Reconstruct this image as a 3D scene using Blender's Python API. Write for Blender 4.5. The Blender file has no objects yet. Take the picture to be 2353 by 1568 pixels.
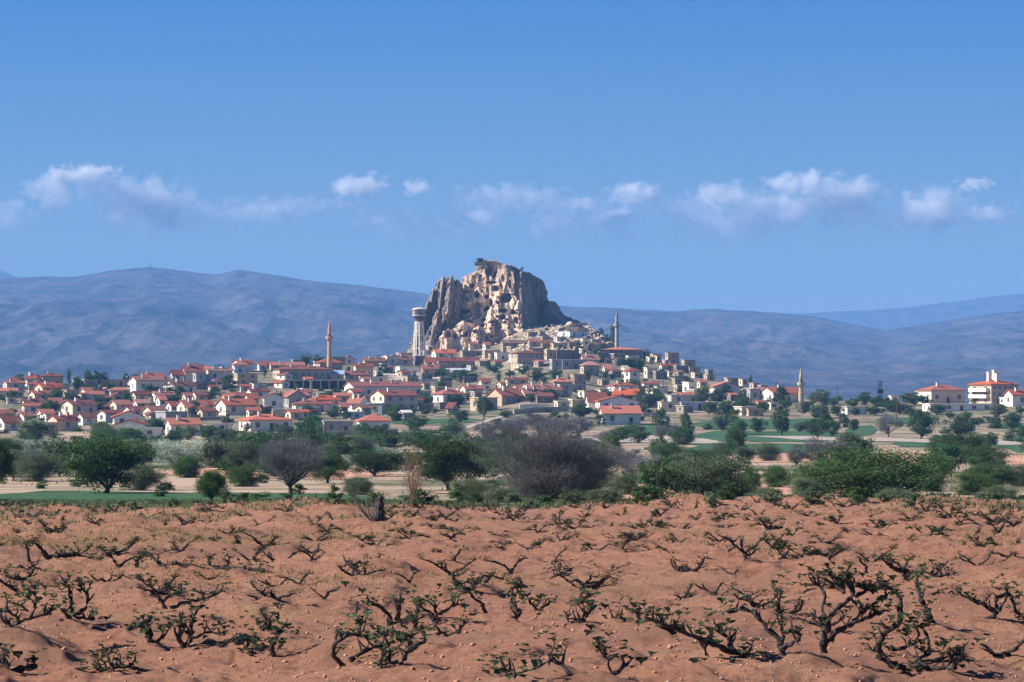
import bpy, math, random
import numpy as np
from mathutils import Vector
R = math.radians
random.seed(7)
rng = np.random.default_rng(11)
scene = bpy.context.scene

# ------------------------------------------------------------------ camera
# Sizes were measured on a 2353 px wide view of the photograph (focal length F in
# those pixels); EYE is the row of the true horizon.
F, CX, EYE, CAMZ = 6537.0, 1176.5, 900.0, 2.0
cam_data = bpy.data.cameras.new('camera')
cam = bpy.data.objects.new('camera', cam_data)
scene.collection.objects.link(cam)
cam.location = (0, 0, CAMZ)
cam.rotation_euler = (R(90), 0, 0)
cam_data.sensor_width = 36.0
cam_data.lens = 36.0 * F / 2353.0
cam_data.shift_y = (EYE - 784.0) / 2353.0
cam_data.clip_start = 0.5
cam_data.clip_end = 90000.0
scene.camera = cam

# ------------------------------------------------------------------ light
SUN_EL, SUN_AZ = R(34), R(-91)          # azimuth clockwise from +Y: left, a little behind the hill
world = bpy.data.worlds.new('World')
scene.world = world
world.use_nodes = True
wn, wl = world.node_tree.nodes, world.node_tree.links
wn.clear()
sky = wn.new('ShaderNodeTexSky'); sky.sky_type = 'NISHITA'
sky.sun_disc = False
sky.sun_elevation = SUN_EL; sky.sun_rotation = SUN_AZ
sky.air_density = 1.0; sky.dust_density = 0.15; sky.ozone_density = 3.0; sky.altitude = 1200
tint = wn.new('ShaderNodeMix'); tint.data_type = 'RGBA'; tint.blend_type = 'MULTIPLY'
tint.inputs[0].default_value = 1.0
geo = wn.new('ShaderNodeTexCoord'); sep = wn.new('ShaderNodeSeparateXYZ'); wl.new(geo.outputs['Generated'], sep.inputs[0])
rmp = wn.new('ShaderNodeMapRange'); rmp.inputs[1].default_value = 0.01; rmp.inputs[2].default_value = 0.15
wl.new(sep.outputs[2], rmp.inputs[0])
tr = wn.new('ShaderNodeMix'); tr.data_type = 'RGBA'; wl.new(rmp.outputs[0], tr.inputs[0])
tr.inputs[6].default_value = (0.86, 0.77, 0.80, 1); tr.inputs[7].default_value = (0.15, 0.57, 1.04, 1)   # clear air grows deeper blue away from the horizon
wl.new(tr.outputs[2], tint.inputs[7])
bgn = wn.new('ShaderNodeBackground'); bgn.inputs[1].default_value = 0.051
wo = wn.new('ShaderNodeOutputWorld')
wl.new(sky.outputs[0], tint.inputs[6]); wl.new(tint.outputs[2], bgn.inputs[0]); wl.new(bgn.outputs[0], wo.inputs[0])
sd = bpy.data.lights.new('sun', 'SUN'); sd.energy = 5.0; sd.angle = R(0.5); sd.color = (1.0, 0.93, 0.84)
sun = bpy.data.objects.new('sun', sd); scene.collection.objects.link(sun)
SUNV = Vector((math.sin(SUN_AZ) * math.cos(SUN_EL), math.cos(SUN_AZ) * math.cos(SUN_EL), math.sin(SUN_EL)))
sun.rotation_euler = SUNV.to_track_quat('Z', 'Y').to_euler()
sun.location = (-200, 60, 300)
scene.view_settings.view_transform = 'Standard'
scene.view_settings.look = 'None'
scene.view_settings.exposure = 0.98
scene.view_settings.gamma = 1.0
scene.view_settings.use_curve_mapping = False
cy = scene.cycles
cy.max_bounces = 6; cy.diffuse_bounces = 2; cy.glossy_bounces = 1; cy.transmission_bounces = 2
cy.transparent_max_bounces = 8; cy.volume_bounces = 4; cy.volume_step_rate = 0.6
cy.use_denoising = True

# ------------------------------------------------------------------ noise
def _h(ix, iy, iz):
    n = (ix.astype(np.int64) * 374761393 + iy.astype(np.int64) * 668265263 + iz.astype(np.int64) * 1442695041) & 0xffffffff
    n = ((n ^ (n >> 13)) * 1274126177) & 0xffffffff
    n = ((n ^ (n >> 16)) * 2246822519) & 0xffffffff
    return ((n ^ (n >> 15)) & 0xffffff) / float(0xffffff)
def noise(x, y, z=0.0):
    x, y, z = np.broadcast_arrays(np.asarray(x, float), np.asarray(y, float), np.asarray(z, float))
    ix, iy, iz = np.floor(x), np.floor(y), np.floor(z)
    fx, fy, fz = x - ix, y - iy, z - iz
    fx = fx * fx * (3 - 2 * fx); fy = fy * fy * (3 - 2 * fy); fz = fz * fz * (3 - 2 * fz)
    def c(a, b, d): return _h(ix + a, iy + b, iz + d)
    v0 = (c(0,0,0) * (1-fx) + c(1,0,0) * fx) * (1-fy) + (c(0,1,0) * (1-fx) + c(1,1,0) * fx) * fy
    v1 = (c(0,0,1) * (1-fx) + c(1,0,1) * fx) * (1-fy) + (c(0,1,1) * (1-fx) + c(1,1,1) * fx) * fy
    return (v0 * (1-fz) + v1 * fz) * 2 - 1
def fbm(x, y, z=0.0, o=4, g=0.5):
    s, a, t = 0.0, 1.0, 0.0
    for k in range(o):
        s = s + a * noise(np.asarray(x) * 2**k + 17.3 * k, np.asarray(y) * 2**k - 9.1 * k, np.asarray(z) * 2**k + 3.7 * k)
        t += a; a *= g
    return s / t
def ridged(x, y, z=0.0, o=4):
    s, a, t = 0.0, 1.0, 0.0
    for k in range(o):
        s = s + a * (1 - 2 * np.abs(noise(np.asarray(x) * 2**k + 5.3 * k, np.asarray(y) * 2**k + 31.1 * k, np.asarray(z) * 2**k + 8.7 * k)))
        t += a; a *= 0.5
    return s / t
def sstep(a, b, x):
    t = np.clip((np.asarray(x, float) - a) / (b - a), 0, 1)
    return t * t * (3 - 2 * t)

# ------------------------------------------------------------------ terrain shape
NEAR_D = [3, 8, 19.6, 28, 40, 55, 75, 92, 105, 130, 160, 200, 260, 330, 420, 520, 620, 700, 760]
NEAR_Z = [-1.8, -1.85, -2.04, -2.27, -2.57, -2.95, -3.42, -3.76, -4.4, -5.2, -6.1, -7.3, -8.6, -9.4, -10.3, -10.8, -11.2, -11.1, -10.4]
RID_X = [-700, 0, 60, 160, 300, 420, 560, 700, 860, 930, 1000, 1060, 1150, 1200, 1300, 1345, 1375, 1400, 1440, 1500, 1600, 1650, 1750, 1850, 1930, 2150, 2353, 3050]
RID_Y = [892, 892, 886, 888, 884, 872, 852, 842, 834, 822, 806, 800, 780, 748, 738, 746, 768, 786, 808, 828, 850, 872, 898, 914, 922, 926, 928, 930]
RID_D = [1000, 1000, 1020, 1020, 1050, 1080, 1150, 1200, 1250, 1300, 1370, 1400, 1400, 1400, 1400, 1380, 1350, 1320, 1280, 1230, 1180, 1120, 1050, 1000, 950, 930, 900, 900]
def ground(X, D, rough=True):
    X = np.asarray(X, float); D = np.maximum(np.asarray(D, float), 1.0)
    px = CX + F * X / D
    z = np.interp(D, NEAR_D, NEAR_Z)
    yr = np.interp(px, RID_X, RID_Y); dr = np.interp(px, RID_X, RID_D)
    y0 = EYE + F * 10.4 / 760
    s = np.clip((D - 760) / (dr - 760), 0, 1) ** 0.92
    zh = -(y0 + (yr - y0) * s - EYE) * D / F
    zr = -(yr - EYE) * dr / F
    zb = np.maximum(zr - (D - dr) * 0.16, -46 + (np.clip(D, 2000, 4400) - 2000) / 2400 * 30)
    z = np.where(D > 760, np.where(D > dr, zb, zh), z)
    if rough:
        a = sstep(10, 18, D) * (1 - sstep(100, 150, D))
        n = 0.25 * fbm(X * 0.33, D * 0.20, 1.0, 3) + 0.19 * ridged(X * .55 + .3 * D, D * .26, 2.0, 3) + 0.14 * fbm(X * 1.1, D * 0.75, 4.0, 3) + 0.085 * fbm(X * 3.4, D * 2.8, 7.0, 3) + 0.022 * fbm(X * 11, D * 9, 2.0, 2)
        z = z + a * n + sstep(120, 400, D) * 0.35 * fbm(X * 0.03, D * 0.03, 9.0, 3)
        z = z + 0.45 * fbm(X * 0.15, D * 0.06, 12.0, 2) * sstep(58, 82, D) * (1 - sstep(98, 125, D))
        # a low mound at the lower left
        z = z + 0.22 * np.exp(-((X + 3.4) / 1.3)**2 - ((D - 23.0) / 1.6)**2)
    return z + CAMZ
def at(px, D):                     # a spot on the ground below image column px, D metres off
    X = (px - CX) * D / F
    return X, D, float(ground(X, D))
_dl = np.concatenate([np.linspace(15, 130, 460), np.linspace(130.5, 1500, 1370)])
def depth(px, py):                 # how far off the ground is that shows at (px, py)
    y = EYE - F * (ground((px - CX) * _dl / F, _dl, False) - CAMZ) / _dl
    dr = float(np.interp(px, RID_X, RID_D))
    k = np.nonzero((y <= py) & (_dl < dr))[0]
    return float(_dl[k[0]]) if len(k) else dr - 4
def hit(px, py):
    d = depth(px, py)
    return at(px, d)

# ------------------------------------------------------------------ object helpers
col = scene.collection
def mesh(name, verts, faces, smooth=False):
    me = bpy.data.meshes.new(name)
    verts = np.asarray(verts, dtype=np.float32).reshape(-1, 3)
    if isinstance(faces, np.ndarray) and faces.ndim == 2:
        k = faces.shape[1]; n = faces.shape[0]
        me.vertices.add(len(verts)); me.vertices.foreach_set('co', verts.ravel())
        me.loops.add(n * k); me.loops.foreach_set('vertex_index', faces.astype(np.int32).ravel())
        me.polygons.add(n)
        me.polygons.foreach_set('loop_start', np.arange(0, n * k, k, dtype=np.int32))
        me.update(calc_edges=True)
    else:
        me.from_pydata(verts.tolist(), [], [tuple(int(i) for i in f) for f in faces])
    me.validate()
    if smooth: me.polygons.foreach_set('use_smooth', [True] * len(me.polygons))
    return me
def link(name, me, m=None, parent=None, loc=None, rot=None, scale=None):
    o = bpy.data.objects.new(name, me); col.objects.link(o)
    if m is not None and len(me.materials) == 0: me.materials.append(m)
    if parent is not None: o.parent = parent
    if loc is not None: o.location = loc
    if rot is not None: o.rotation_euler = rot
    if scale is not None: o.scale = scale
    return o
def tag(o, label=None, cat=None, group=None, kind=None):
    if label: o['label'] = label
    if cat: o['category'] = cat
    if group: o['group'] = group
    if kind: o['kind'] = kind
    return o
def empty(name, loc, rz=0.0):
    o = bpy.data.objects.new(name, None); col.objects.link(o)
    o.location = loc; o.rotation_euler = (0, 0, rz); o.empty_display_size = 0.5
    return o
_o1 = 'first second third fourth fifth sixth seventh eighth ninth tenth eleventh twelfth thirteenth fourteenth fifteenth sixteenth seventeenth eighteenth nineteenth'.split()
_o2 = ['twentieth', 'thirtieth', 'fortieth']; _o3 = ['twenty', 'thirty', 'forty']
_ords = _o1 + [w for a, b in zip(_o2, _o3) for w in [a] + [b + '-' + q for q in _o1[:9]]]
ORD = ['leftmost'] + [q + ' from left' for q in _ords[1:]]
MARKS = [('the white cube house', 302, 874), ('the bright-roofed white house', 415, 980), ('the twin white gables', 290, 978), ('the tan brick house', 140, 966), ('the tan two-storey flat block', 565, 875), ('the blue cube house', 1305, 768), ('the left minaret', 757, 800), ('the water tower', 962, 790), ('the great rock', 1130, 740), ('the middle minaret', 1418, 780), ('the right minaret', 1840, 890),
         ('the apartment block', 2292, 890), ('the school', 900, 900), ('the market hall', 730, 880), ('the two-storey brown-windowed house', 1205, 835), ('the big purple-grey shrub', 1255, 1060), ('the round walnut tree', 240, 1070),
         ('the bare pink sapling', 950, 1110), ('the forked purple tree', 665, 1060), ('the lattice pole', 2022, 880), ('the greyish bush', 1640, 1095), ('the widest green bush', 2000, 1080),
         ('the front red-tiled house', 610, 975), ('the lone red-tiled front house', 852, 975), ('the corner villa', 1440, 950), ('the left frame edge', 0, 930), ('the right frame edge', 2353, 1000)]
LAB = []
def auto_label(o, base, px, py):
    best = None
    for n, x, y in MARKS:
        dx, dy = px - x, py - y
        w = math.hypot(dx, dy * 1.5)
        if w < 12: continue
        if best is None or w < best[0]: best = (w, n, dx, dy)
    _, n, dx, dy = best
    far = '' if math.hypot(dx, dy) < 130 else ''
    if 'frame edge' in n: rel = 'near'
    elif abs(dx) > abs(dy) * 1.4: rel = 'left of' if dx < 0 else 'right of'
    else: rel = 'above' if dy < 0 else 'below'
    LAB.append([o, base, rel + ' ' + n, px, py])
def flush_labels():
    from collections import defaultdict
    g = defaultdict(list)
    for e in LAB: g[(e[1], e[2])].append(e)
    for (b, p), es in g.items():
        if len(es) == 1: es[0][0]['label'] = b + ' ' + p; continue
        es.sort(key=lambda e: e[3])
        for i, e in enumerate(es):
            q = ORD[i] if i < len(ORD) else f'number {i+1} from left'
            if i == len(es) - 1: q = 'rightmost'
            e[0]['label'] = f'{b} {p}, {q}'

# ------------------------------------------------------------------ materials
def new_mat(name):
    m = bpy.data.materials.new(name); m.use_nodes = True
    nt = m.node_tree; b = nt.nodes['Principled BSDF']
    b.inputs['Roughness'].default_value = 0.9
    b.inputs['Specular IOR Level'].default_value = 0.15
    return m, nt, nt.nodes, nt.links, b
def nmix(nt, a, b, fac, blend='MIX'):
    x = nt.nodes.new('ShaderNodeMix'); x.data_type = 'RGBA'; x.blend_type = blend
    for s, v in ((x.inputs[6], a), (x.inputs[7], b), (x.inputs[0], fac)):
        if hasattr(v, 'default_value') or hasattr(v, 'is_linked'): nt.links.new(v, s)
        else: s.default_value = (*v, 1) if isinstance(v, (tuple, list)) else v
    return x.outputs[2]
def nnoise(nt, scale, detail=4, coord='Object', rough=0.6, stretch=None, lo=0.35, hi=0.65):
    tc = nt.nodes.new('ShaderNodeTexCoord'); src = tc.outputs[coord]
    if coord == 'World':
        pass
    if stretch:
        mp = nt.nodes.new('ShaderNodeMapping'); nt.links.new(src, mp.inputs[0]); mp.inputs['Scale'].default_value = stretch; src = mp.outputs[0]
    n = nt.nodes.new('ShaderNodeTexNoise'); n.inputs['Scale'].default_value = scale
    n.inputs['Detail'].default_value = detail; n.inputs['Roughness'].default_value = rough
    nt.links.new(src, n.inputs['Vector'])
    r = nt.nodes.new('ShaderNodeMapRange'); r.inputs[1].default_value = lo; r.inputs[2].default_value = hi
    nt.links.new(n.outputs[0], r.inputs[0])
    return r.outputs[0]
def bump(nt, b, h, strength, dist):
    bp = nt.nodes.new('ShaderNodeBump'); bp.inputs['Strength'].default_value = strength; bp.inputs['Distance'].default_value = dist
    nt.links.new(h, bp.inputs['Height'])
    nt.links.new(bp.outputs[0], b.inputs['Normal'])
def two_tone(name, c1, c2, scale=1.0, detail=5, stretch=None, bmp=None, c3=None, scale3=8.0):
    m, nt, N, L, b = new_mat(name)
    c = nmix(nt, c1, c2, nnoise(nt, scale, detail, stretch=stretch))
    if c3: c = nmix(nt, c, c3, nnoise(nt, scale3, 3, lo=0.55, hi=0.75))
    L.new(c, b.inputs['Base Color'])
    if bmp: bump(nt, b, nnoise(nt, bmp[0], 6, lo=0, hi=1), bmp[1], bmp[2])
    return m

def fan(d0, d1, rows, cols, px0=-500, px1=2850, extra=None):
    ds = d0 * (d1 / d0) ** np.linspace(0, 1, rows)
    ps = np.linspace(px0, px1, cols)
    D, P = np.meshgrid(ds, ps, indexing='ij')
    X = (P - CX) * D / F
    Z = ground(X, D) if extra is None else extra(X, D, P)
    V = np.stack([X, D, Z], -1).reshape(-1, 3)
    i = np.arange(rows - 1)[:, None] * cols + np.arange(cols - 1)[None, :]
    Q = np.stack([i, i + 1, i + 1 + cols, i + cols], -1).reshape(-1, 4)
    return V, Q

# ------------------------------------------------------------------ ground
m_soil, nt, N, L, b = new_mat('vineyard soil')
c = nmix(nt, (0.60, 0.275, 0.170), (0.74, 0.39, 0.25), nnoise(nt, 0.55, 6, stretch=(1, 0.5, 1), lo=0.3, hi=0.7))
c = nmix(nt, c, (0.28, 0.13, 0.09), nnoise(nt, 2.6, 8, lo=0.50, hi=0.72, rough=0.72))
c = nmix(nt, c, (0.74, 0.46, 0.31), nnoise(nt, 14.0, 4, lo=0.60, hi=0.72))
c = nmix(nt, c, (0.44, 0.30, 0.12), nnoise(nt, 0.13, 3, lo=0.56, hi=0.75, stretch=(0.5, 1, 1)))
c = nmix(nt, c, (0.34, 0.165, 0.115), nnoise(nt, 9.0, 6, lo=0.53, hi=0.66, rough=.7))
c = nmix(nt, c, (0.42, 0.225, 0.165), nnoise(nt, 0.28, 7, lo=0.48, hi=0.68, stretch=(.6, 1, 1), rough=.7))
L.new(c, b.inputs['Base Color'])
bump(nt, b, nnoise(nt, 6.0, 12, lo=0, hi=1, rough=0.85), 1.0, 0.42)
V, Q = fan(3, 98, 640, 620)
tag(link('vineyard_ground', mesh('vineyard_ground', V, Q, True), m_soil), kind='structure')

m_field, nt, N, L, b = new_mat('dry field soil')
c = nmix(nt, (0.40, 0.275, 0.195), (0.52, 0.385, 0.275), nnoise(nt, 0.035, 5, stretch=(0.5, 1.6, 1)))
c = nmix(nt, c, (0.12, 0.13, 0.065), nnoise(nt, 0.08, 7, stretch=(0.5, 1.0, 1), lo=0.47, hi=0.60))
c = nmix(nt, c, (0.33, 0.25, 0.18), nnoise(nt, 0.8, 4, stretch=(0.25, 1, 1), lo=0.5, hi=0.7))
tc = N.new('ShaderNodeTexCoord'); sp = N.new('ShaderNodeSeparateXYZ'); L.new(tc.outputs['Object'], sp.inputs[0])      # scrubby verge beyond the vineyard
ad = N.new('ShaderNodeMath'); ad.operation = 'MULTIPLY_ADD'; L.new(nnoise(nt, 0.12, 4, lo=0, hi=1), ad.inputs[0]); ad.inputs[1].default_value = 60; L.new(sp.outputs[1], ad.inputs[2])
mr = N.new('ShaderNodeMapRange'); mr.inputs[1].default_value = 215; mr.inputs[2].default_value = 165; L.new(ad.outputs[0], mr.inputs[0])
c2 = nmix(nt, (0.10, 0.125, 0.06), (0.20, 0.19, 0.11), nnoise(nt, 1.2, 7)); c2 = nmix(nt, c2, (0.42, 0.27, 0.18), nnoise(nt, 0.35, 5, lo=.56, hi=.7))
c = nmix(nt, c, c2, mr.outputs[0])
L.new(c, b.inputs['Base Color'])
bump(nt, b, nnoise(nt, 1.5, 6, lo=0, hi=1), 0.6, 0.3)
V, Q = fan(97.5, 760, 380, 420)
tag(link('field_ground', mesh('field_ground', V, Q, True), m_field), kind='structure')

m_hill, nt, N, L, b = new_mat('village hillside earth')
c = nmix(nt, (0.30, 0.22, 0.155), (0.42, 0.33, 0.24), nnoise(nt, 0.05, 5))
c = nmix(nt, c, (0.09, 0.11, 0.055), nnoise(nt, 0.10, 7, lo=0.42, hi=0.58, rough=0.7))
c = nmix(nt, c, (0.28, 0.22, 0.16), nnoise(nt, 0.6, 5, lo=0.5, hi=0.7))
L.new(c, b.inputs['Base Color'])
bump(nt, b, nnoise(nt, 0.7, 8, lo=0, hi=1), 0.8, 0.8)
V, Q = fan(758, 4500, 420, 420, -700, 3050)
tag(link('village_hill', mesh('village_hill', V, Q, True), m_hill), kind='structure')

# mountains
SKY_X = [-900, -300, 0, 100, 170, 250, 350, 430, 490, 550, 620, 700, 850, 980, 1100, 1300, 1450, 1540, 1640, 1750, 1850, 1950, 2030, 2100, 2250, 2353, 2650, 3300]
SKY_Y = [690, 660, 640, 637, 637, 621, 616, 625, 633, 622, 631, 645, 660, 677, 692, 705, 712, 717, 711, 719, 726, 745, 760, 750, 727, 714, 690, 660]
def mountain_z(X, D, P):
    X2 = X + 260 * fbm(X / 900, D / 900, 3.0, 3)
    warp = np.interp(P + 60 * fbm(X / 500, D / 700, 5.0, 2) * sstep(9000, 6500, D), SKY_X, SKY_Y)
    H = (EYE - np.interp(P, SKY_X, SKY_Y)) / F * 9000
    Hs = (EYE - warp) / F * 9000
    t = np.clip((D - 4200) / 4800, 0, 1)
    S = 0.32 * t + 0.68 * t ** 1.9
    sp = ridged((X2 + 0.28 * D) / 420, D / 2700, 2.0, 5)
    sp2 = ridged((X2 - 0.2 * D) / 150, D / 900, 6.0, 4)
    env = (t * (1 - t) * 4) ** 0.8
    z = -14 + (H * t + Hs * (1 - t) + 14) * S + env * (60 * sp + 19 * sp2 + 6 * ridged(X / 60, D / 300, 4.0, 3) + 10) * np.clip(H / 300, 0.35, 1.2)
    top = (EYE - np.interp(P, SKY_X, SKY_Y)) / F * D - 0.004 * (1 - t) * D       # keep spurs below the crest line
    z = np.minimum(z, top)
    back = sstep(9000, 10800, D)
    z = z + back * (-H * 0.75) + 4 * ridged(X / 160, D / 200, 0, 3) * t
    return z + CAMZ
m_mtn, nt, N, L, b = new_mat('mountain scrub and rock')
c = nmix(nt, (0.14, 0.115, 0.12), (0.045, 0.048, 0.055), nnoise(nt, 0.004, 9, lo=0.40, hi=0.60, rough=0.75))
c = nmix(nt, c, (0.018, 0.026, 0.022), nnoise(nt, 0.006, 8, lo=0.50, hi=0.60, rough=0.75, stretch=(2.2, .5, 1)))
c = nmix(nt, c, (0.19, 0.14, 0.135), nnoise(nt, 0.0016, 7, lo=0.60, hi=0.72, stretch=(0.5, 1, 1)))
c = nmix(nt, c, (0.022, 0.03, 0.026), nnoise(nt, 0.022, 6, lo=0.50, hi=0.66, rough=0.8))
L.new(c, b.inputs['Base Color'])
bump(nt, b, nnoise(nt, 0.016, 9, lo=0, hi=1, rough=.7), 0.9, 28)
V, Q = fan(4200, 10800, 300, 620, -900, 3300, mountain_z)
tag(link('mountain_range', mesh('mountain_range', V, Q, True), m_mtn), kind='structure')
FAR_X = [-1000, -300, 0, 45, 140, 1250, 1400, 1560, 1850, 2000, 2150, 2353, 2700, 3400]
FAR_Y = [610, 606, 622, 640, 800, 800, 712, 714, 721, 714, 700, 673, 650, 640]
def far_z(X, D, P):
    H = (EYE - np.interp(P, FAR_X, FAR_Y)) / F * 15000
    t = np.clip((D - 11200) / 3800, 0, 1)
    z = H * t ** 1.2 + 60 * t * (1 - t) * 4 * (ridged(X / 1100, D / 1800, 1.0, 4)) + 8 * ridged(X / 300, D / 300, 4.0, 3) * t
    z = np.minimum(z, (EYE - np.interp(P, FAR_X, FAR_Y)) / F * D + 6)
    return z - sstep(15000, 16200, D) * H + CAMZ
V, Q = fan(11200, 16200, 90, 420, -1000, 3400, far_z)
tag(link('far_mountain_ridge', mesh('far_mountain_ridge', V, Q, True), m_mtn), kind='structure')

# haze: even air in one closed box
hx, hy0, hy1, hz0, hz1 = 6500, -120, 16800, -62, 600
hv = [(x, y, z) for x in (-hx, hx) for y in (hy0, hy1) for z in (hz0, hz1)]
hf = [(0,1,3,2), (4,6,7,5), (0,4,5,1), (2,3,7,6), (0,2,6,4), (1,5,7,3)]
mh = bpy.data.materials.new('haze'); mh.use_nodes = True
hn = mh.node_tree; hn.nodes.clear()
pv = hn.nodes.new('ShaderNodeVolumePrincipled'); ho = hn.nodes.new('ShaderNodeOutputMaterial')
pv.inputs['Color'].default_value = (0.20, 0.46, 0.93, 1); pv.inputs['Density'].default_value = 9.4e-5
pv.inputs['Anisotropy'].default_value = 0.0
hn.links.new(pv.outputs[0], ho.inputs['Volume'])
tag(link('haze', mesh('haze', hv, hf), mh), kind='stuff')

# clouds: puffs of vapour 30 km off, each a closed body with a noisy density
def cloud_mat(dens, seed, asp):
    m = bpy.data.materials.new('cloud vapour'); m.use_nodes = True
    t = m.node_tree; t.nodes.clear()
    pv = t.nodes.new('ShaderNodeVolumePrincipled'); o = t.nodes.new('ShaderNodeOutputMaterial')
    tc = t.nodes.new('ShaderNodeTexCoord')
    ln = t.nodes.new('ShaderNodeVectorMath'); ln.operation = 'LENGTH'; t.links.new(tc.outputs['Object'], ln.inputs[0])
    fall = t.nodes.new('ShaderNodeMapRange'); fall.inputs[1].default_value = 0.10; fall.inputs[2].default_value = 1.0
    fall.inputs[3].default_value = 0.16; fall.inputs[4].default_value = -0.72
    t.links.new(ln.outputs['Value'], fall.inputs[0])
    mp = t.nodes.new('ShaderNodeMapping'); t.links.new(tc.outputs['Object'], mp.inputs[0]); mp.inputs['Location'].default_value = (seed * 3.1, seed * 1.7, seed)
    mp.inputs['Scale'].default_value = (max(1.0, asp * .85), 1.3, 1)
    n = t.nodes.new('ShaderNodeTexNoise'); n.inputs['Scale'].default_value = 2.1; n.inputs['Detail'].default_value = 7; n.inputs['Roughness'].default_value = 0.6
    t.links.new(mp.outputs[0], n.inputs['Vector'])
    a = t.nodes.new('ShaderNodeMath'); a.operation = 'MULTIPLY_ADD'; t.links.new(n.outputs[0], a.inputs[0]); a.inputs[1].default_value = 2.0; t.links.new(fall.outputs[0], a.inputs[2])
    r = t.nodes.new('ShaderNodeMapRange'); r.inputs[1].default_value = 0.80; r.inputs[2].default_value = 1.12; r.inputs[3].default_value = 0; r.inputs[4].default_value = dens
    t.links.new(a.outputs[0], r.inputs[0]); t.links.new(r.outputs[0], pv.inputs['Density'])
    pv.inputs['Color'].default_value = (1, 1, 1, 1)
    t.links.new(pv.outputs[0], o.inputs['Volume'])
    return m
CL = [(190, 402, 150, 46, 1, 'bright flat-topped cloud above the far left ridge'), (105, 440, 120, 90, .7, 'hazy hanging cloud at the far left'),
      (340, 468, 190, 110, 1, 'bright slanting cloud above the left summit'), (825, 428, 120, 52, 1, 'small bright cloud above the left minaret'),
      (958, 432, 66, 34, .8, 'tiny puff cloud above the water tower'), (590, 488, 190, 56, .45, 'faint cloud smear left of the centre'),
      (1165, 445, 220, 46, .5, 'thin veil cloud high above the great rock'), (1100, 500, 130, 66, .6, 'pale puff left above the great rock'),
      (1265, 514, 110, 56, .65, 'pale puff right above the great rock'), (975, 522, 190, 50, .45, 'low faint cloud band above the water tower'),
      (1458, 446, 120, 48, .9, 'slanting cloud wisp above the middle minaret'), (1415, 504, 110, 80, .6, 'pale low puff above the middle minaret'),
      (1655, 448, 130, 60, .8, 'broken cloud left in the right hand group'), (1845, 424, 170, 56, .9, 'arched cloud top of the right hand group'),
      (1790, 482, 320, 96, .75, 'long flat cloud under the arched cloud'), (1945, 455, 140, 96, 1, 'bright peaked cloud in the right hand group'),
      (1660, 515, 220, 80, .45, 'faint low cloud under the broken cloud'), (2130, 482, 210, 104, 1, 'large billowing cloud at the right'),
      (2240, 424, 80, 28, .8, 'tiny cloud streak above the billowing cloud'), (2275, 492, 120, 50, .7, 'ragged cloud tail at the far right'),
      (1250, 470, 240, 50, .4, 'thin wisp joining the puffs above the great rock'), (1560, 478, 200, 50, .45, 'thin wisp left of the broken cloud'), (700, 470, 230, 44, .35, 'faint wisp left of the small bright cloud'),
      (1340, 470, 90, 36, .5, 'small pale wisp between rock and middle minaret'), (1990, 500, 180, 50, .4, 'faint veil below the peaked cloud'), (440, 500, 210, 70, .4, 'faint veil right of the bright slanting cloud'), (230, 440, 150, 60, .45, 'faint veil joining the two left clouds'), (890, 500, 150, 50, .4, 'faint veil below the small bright cloud'),
      (20, 492, 110, 66, .45, 'faint cloud at the left frame edge')]
CLD = 24000.0
def ico_sphere(sub):
    bm = __import__('bmesh').new(); __import__('bmesh').ops.create_icosphere(bm, subdivisions=sub, radius=1.0)
    me = bpy.data.meshes.new('cloud'); bm.to_mesh(me); bm.free(); return me
for i, (x, y, w, h, k, lab) in enumerate(CL):
    s = CLD / F
    me = ico_sphere(3)
    o = link('cloud', me, cloud_mat(0.0115 * k ** 1.7, i * 1.37, w / h), loc=((x - CX) * s, CLD, (EYE - y) * s + CAMZ), scale=(w * s * 1.05, 260, h * s * 1.1))
    tag(o, lab, 'cloud', 'clouds low above the mountains')
# ------------------------------------------------------------------ building materials
def vary(nt, c, a, b_):     # every house is a little lighter or darker than the next
    oi = nt.nodes.new('ShaderNodeObjectInfo'); hs = nt.nodes.new('ShaderNodeHueSaturation'); mr = nt.nodes.new('ShaderNodeMapRange'); m2 = nt.nodes.new('ShaderNodeMapRange')
    mr.inputs[3].default_value = a; mr.inputs[4].default_value = b_; nt.links.new(oi.outputs['Random'], mr.inputs[0]); nt.links.new(mr.outputs[0], hs.inputs['Value'])
    f = nt.nodes.new('ShaderNodeMath'); f.operation = 'FRACT'; m = nt.nodes.new('ShaderNodeMath'); m.operation = 'MULTIPLY'; m.inputs[1].default_value = 7.31
    nt.links.new(oi.outputs['Random'], m.inputs[0]); nt.links.new(m.outputs[0], f.inputs[0]); m2.inputs[3].default_value = .82; m2.inputs[4].default_value = 1.08
    nt.links.new(f.outputs[0], m2.inputs[0]); nt.links.new(m2.outputs[0], hs.inputs['Saturation']); nt.links.new(c, hs.inputs['Color']); return hs.outputs[0]
def wall_mat(name, c1, c2):
    m, nt, N, L, b = new_mat(name)
    c = nmix(nt, c1, c2, nnoise(nt, 0.5, 6, lo=0.35, hi=0.7))
    c = nmix(nt, c, tuple(v * 0.6 for v in c2), nnoise(nt, 1.2, 6, stretch=(1.2, 1.2, 0.25), lo=0.58, hi=0.78)); c = vary(nt, c, .88, 1.12)
    L.new(c, b.inputs['Base Color']); bump(nt, b, nnoise(nt, 4.0, 4, lo=0, hi=1), 0.3, 0.05)
    return m
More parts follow.
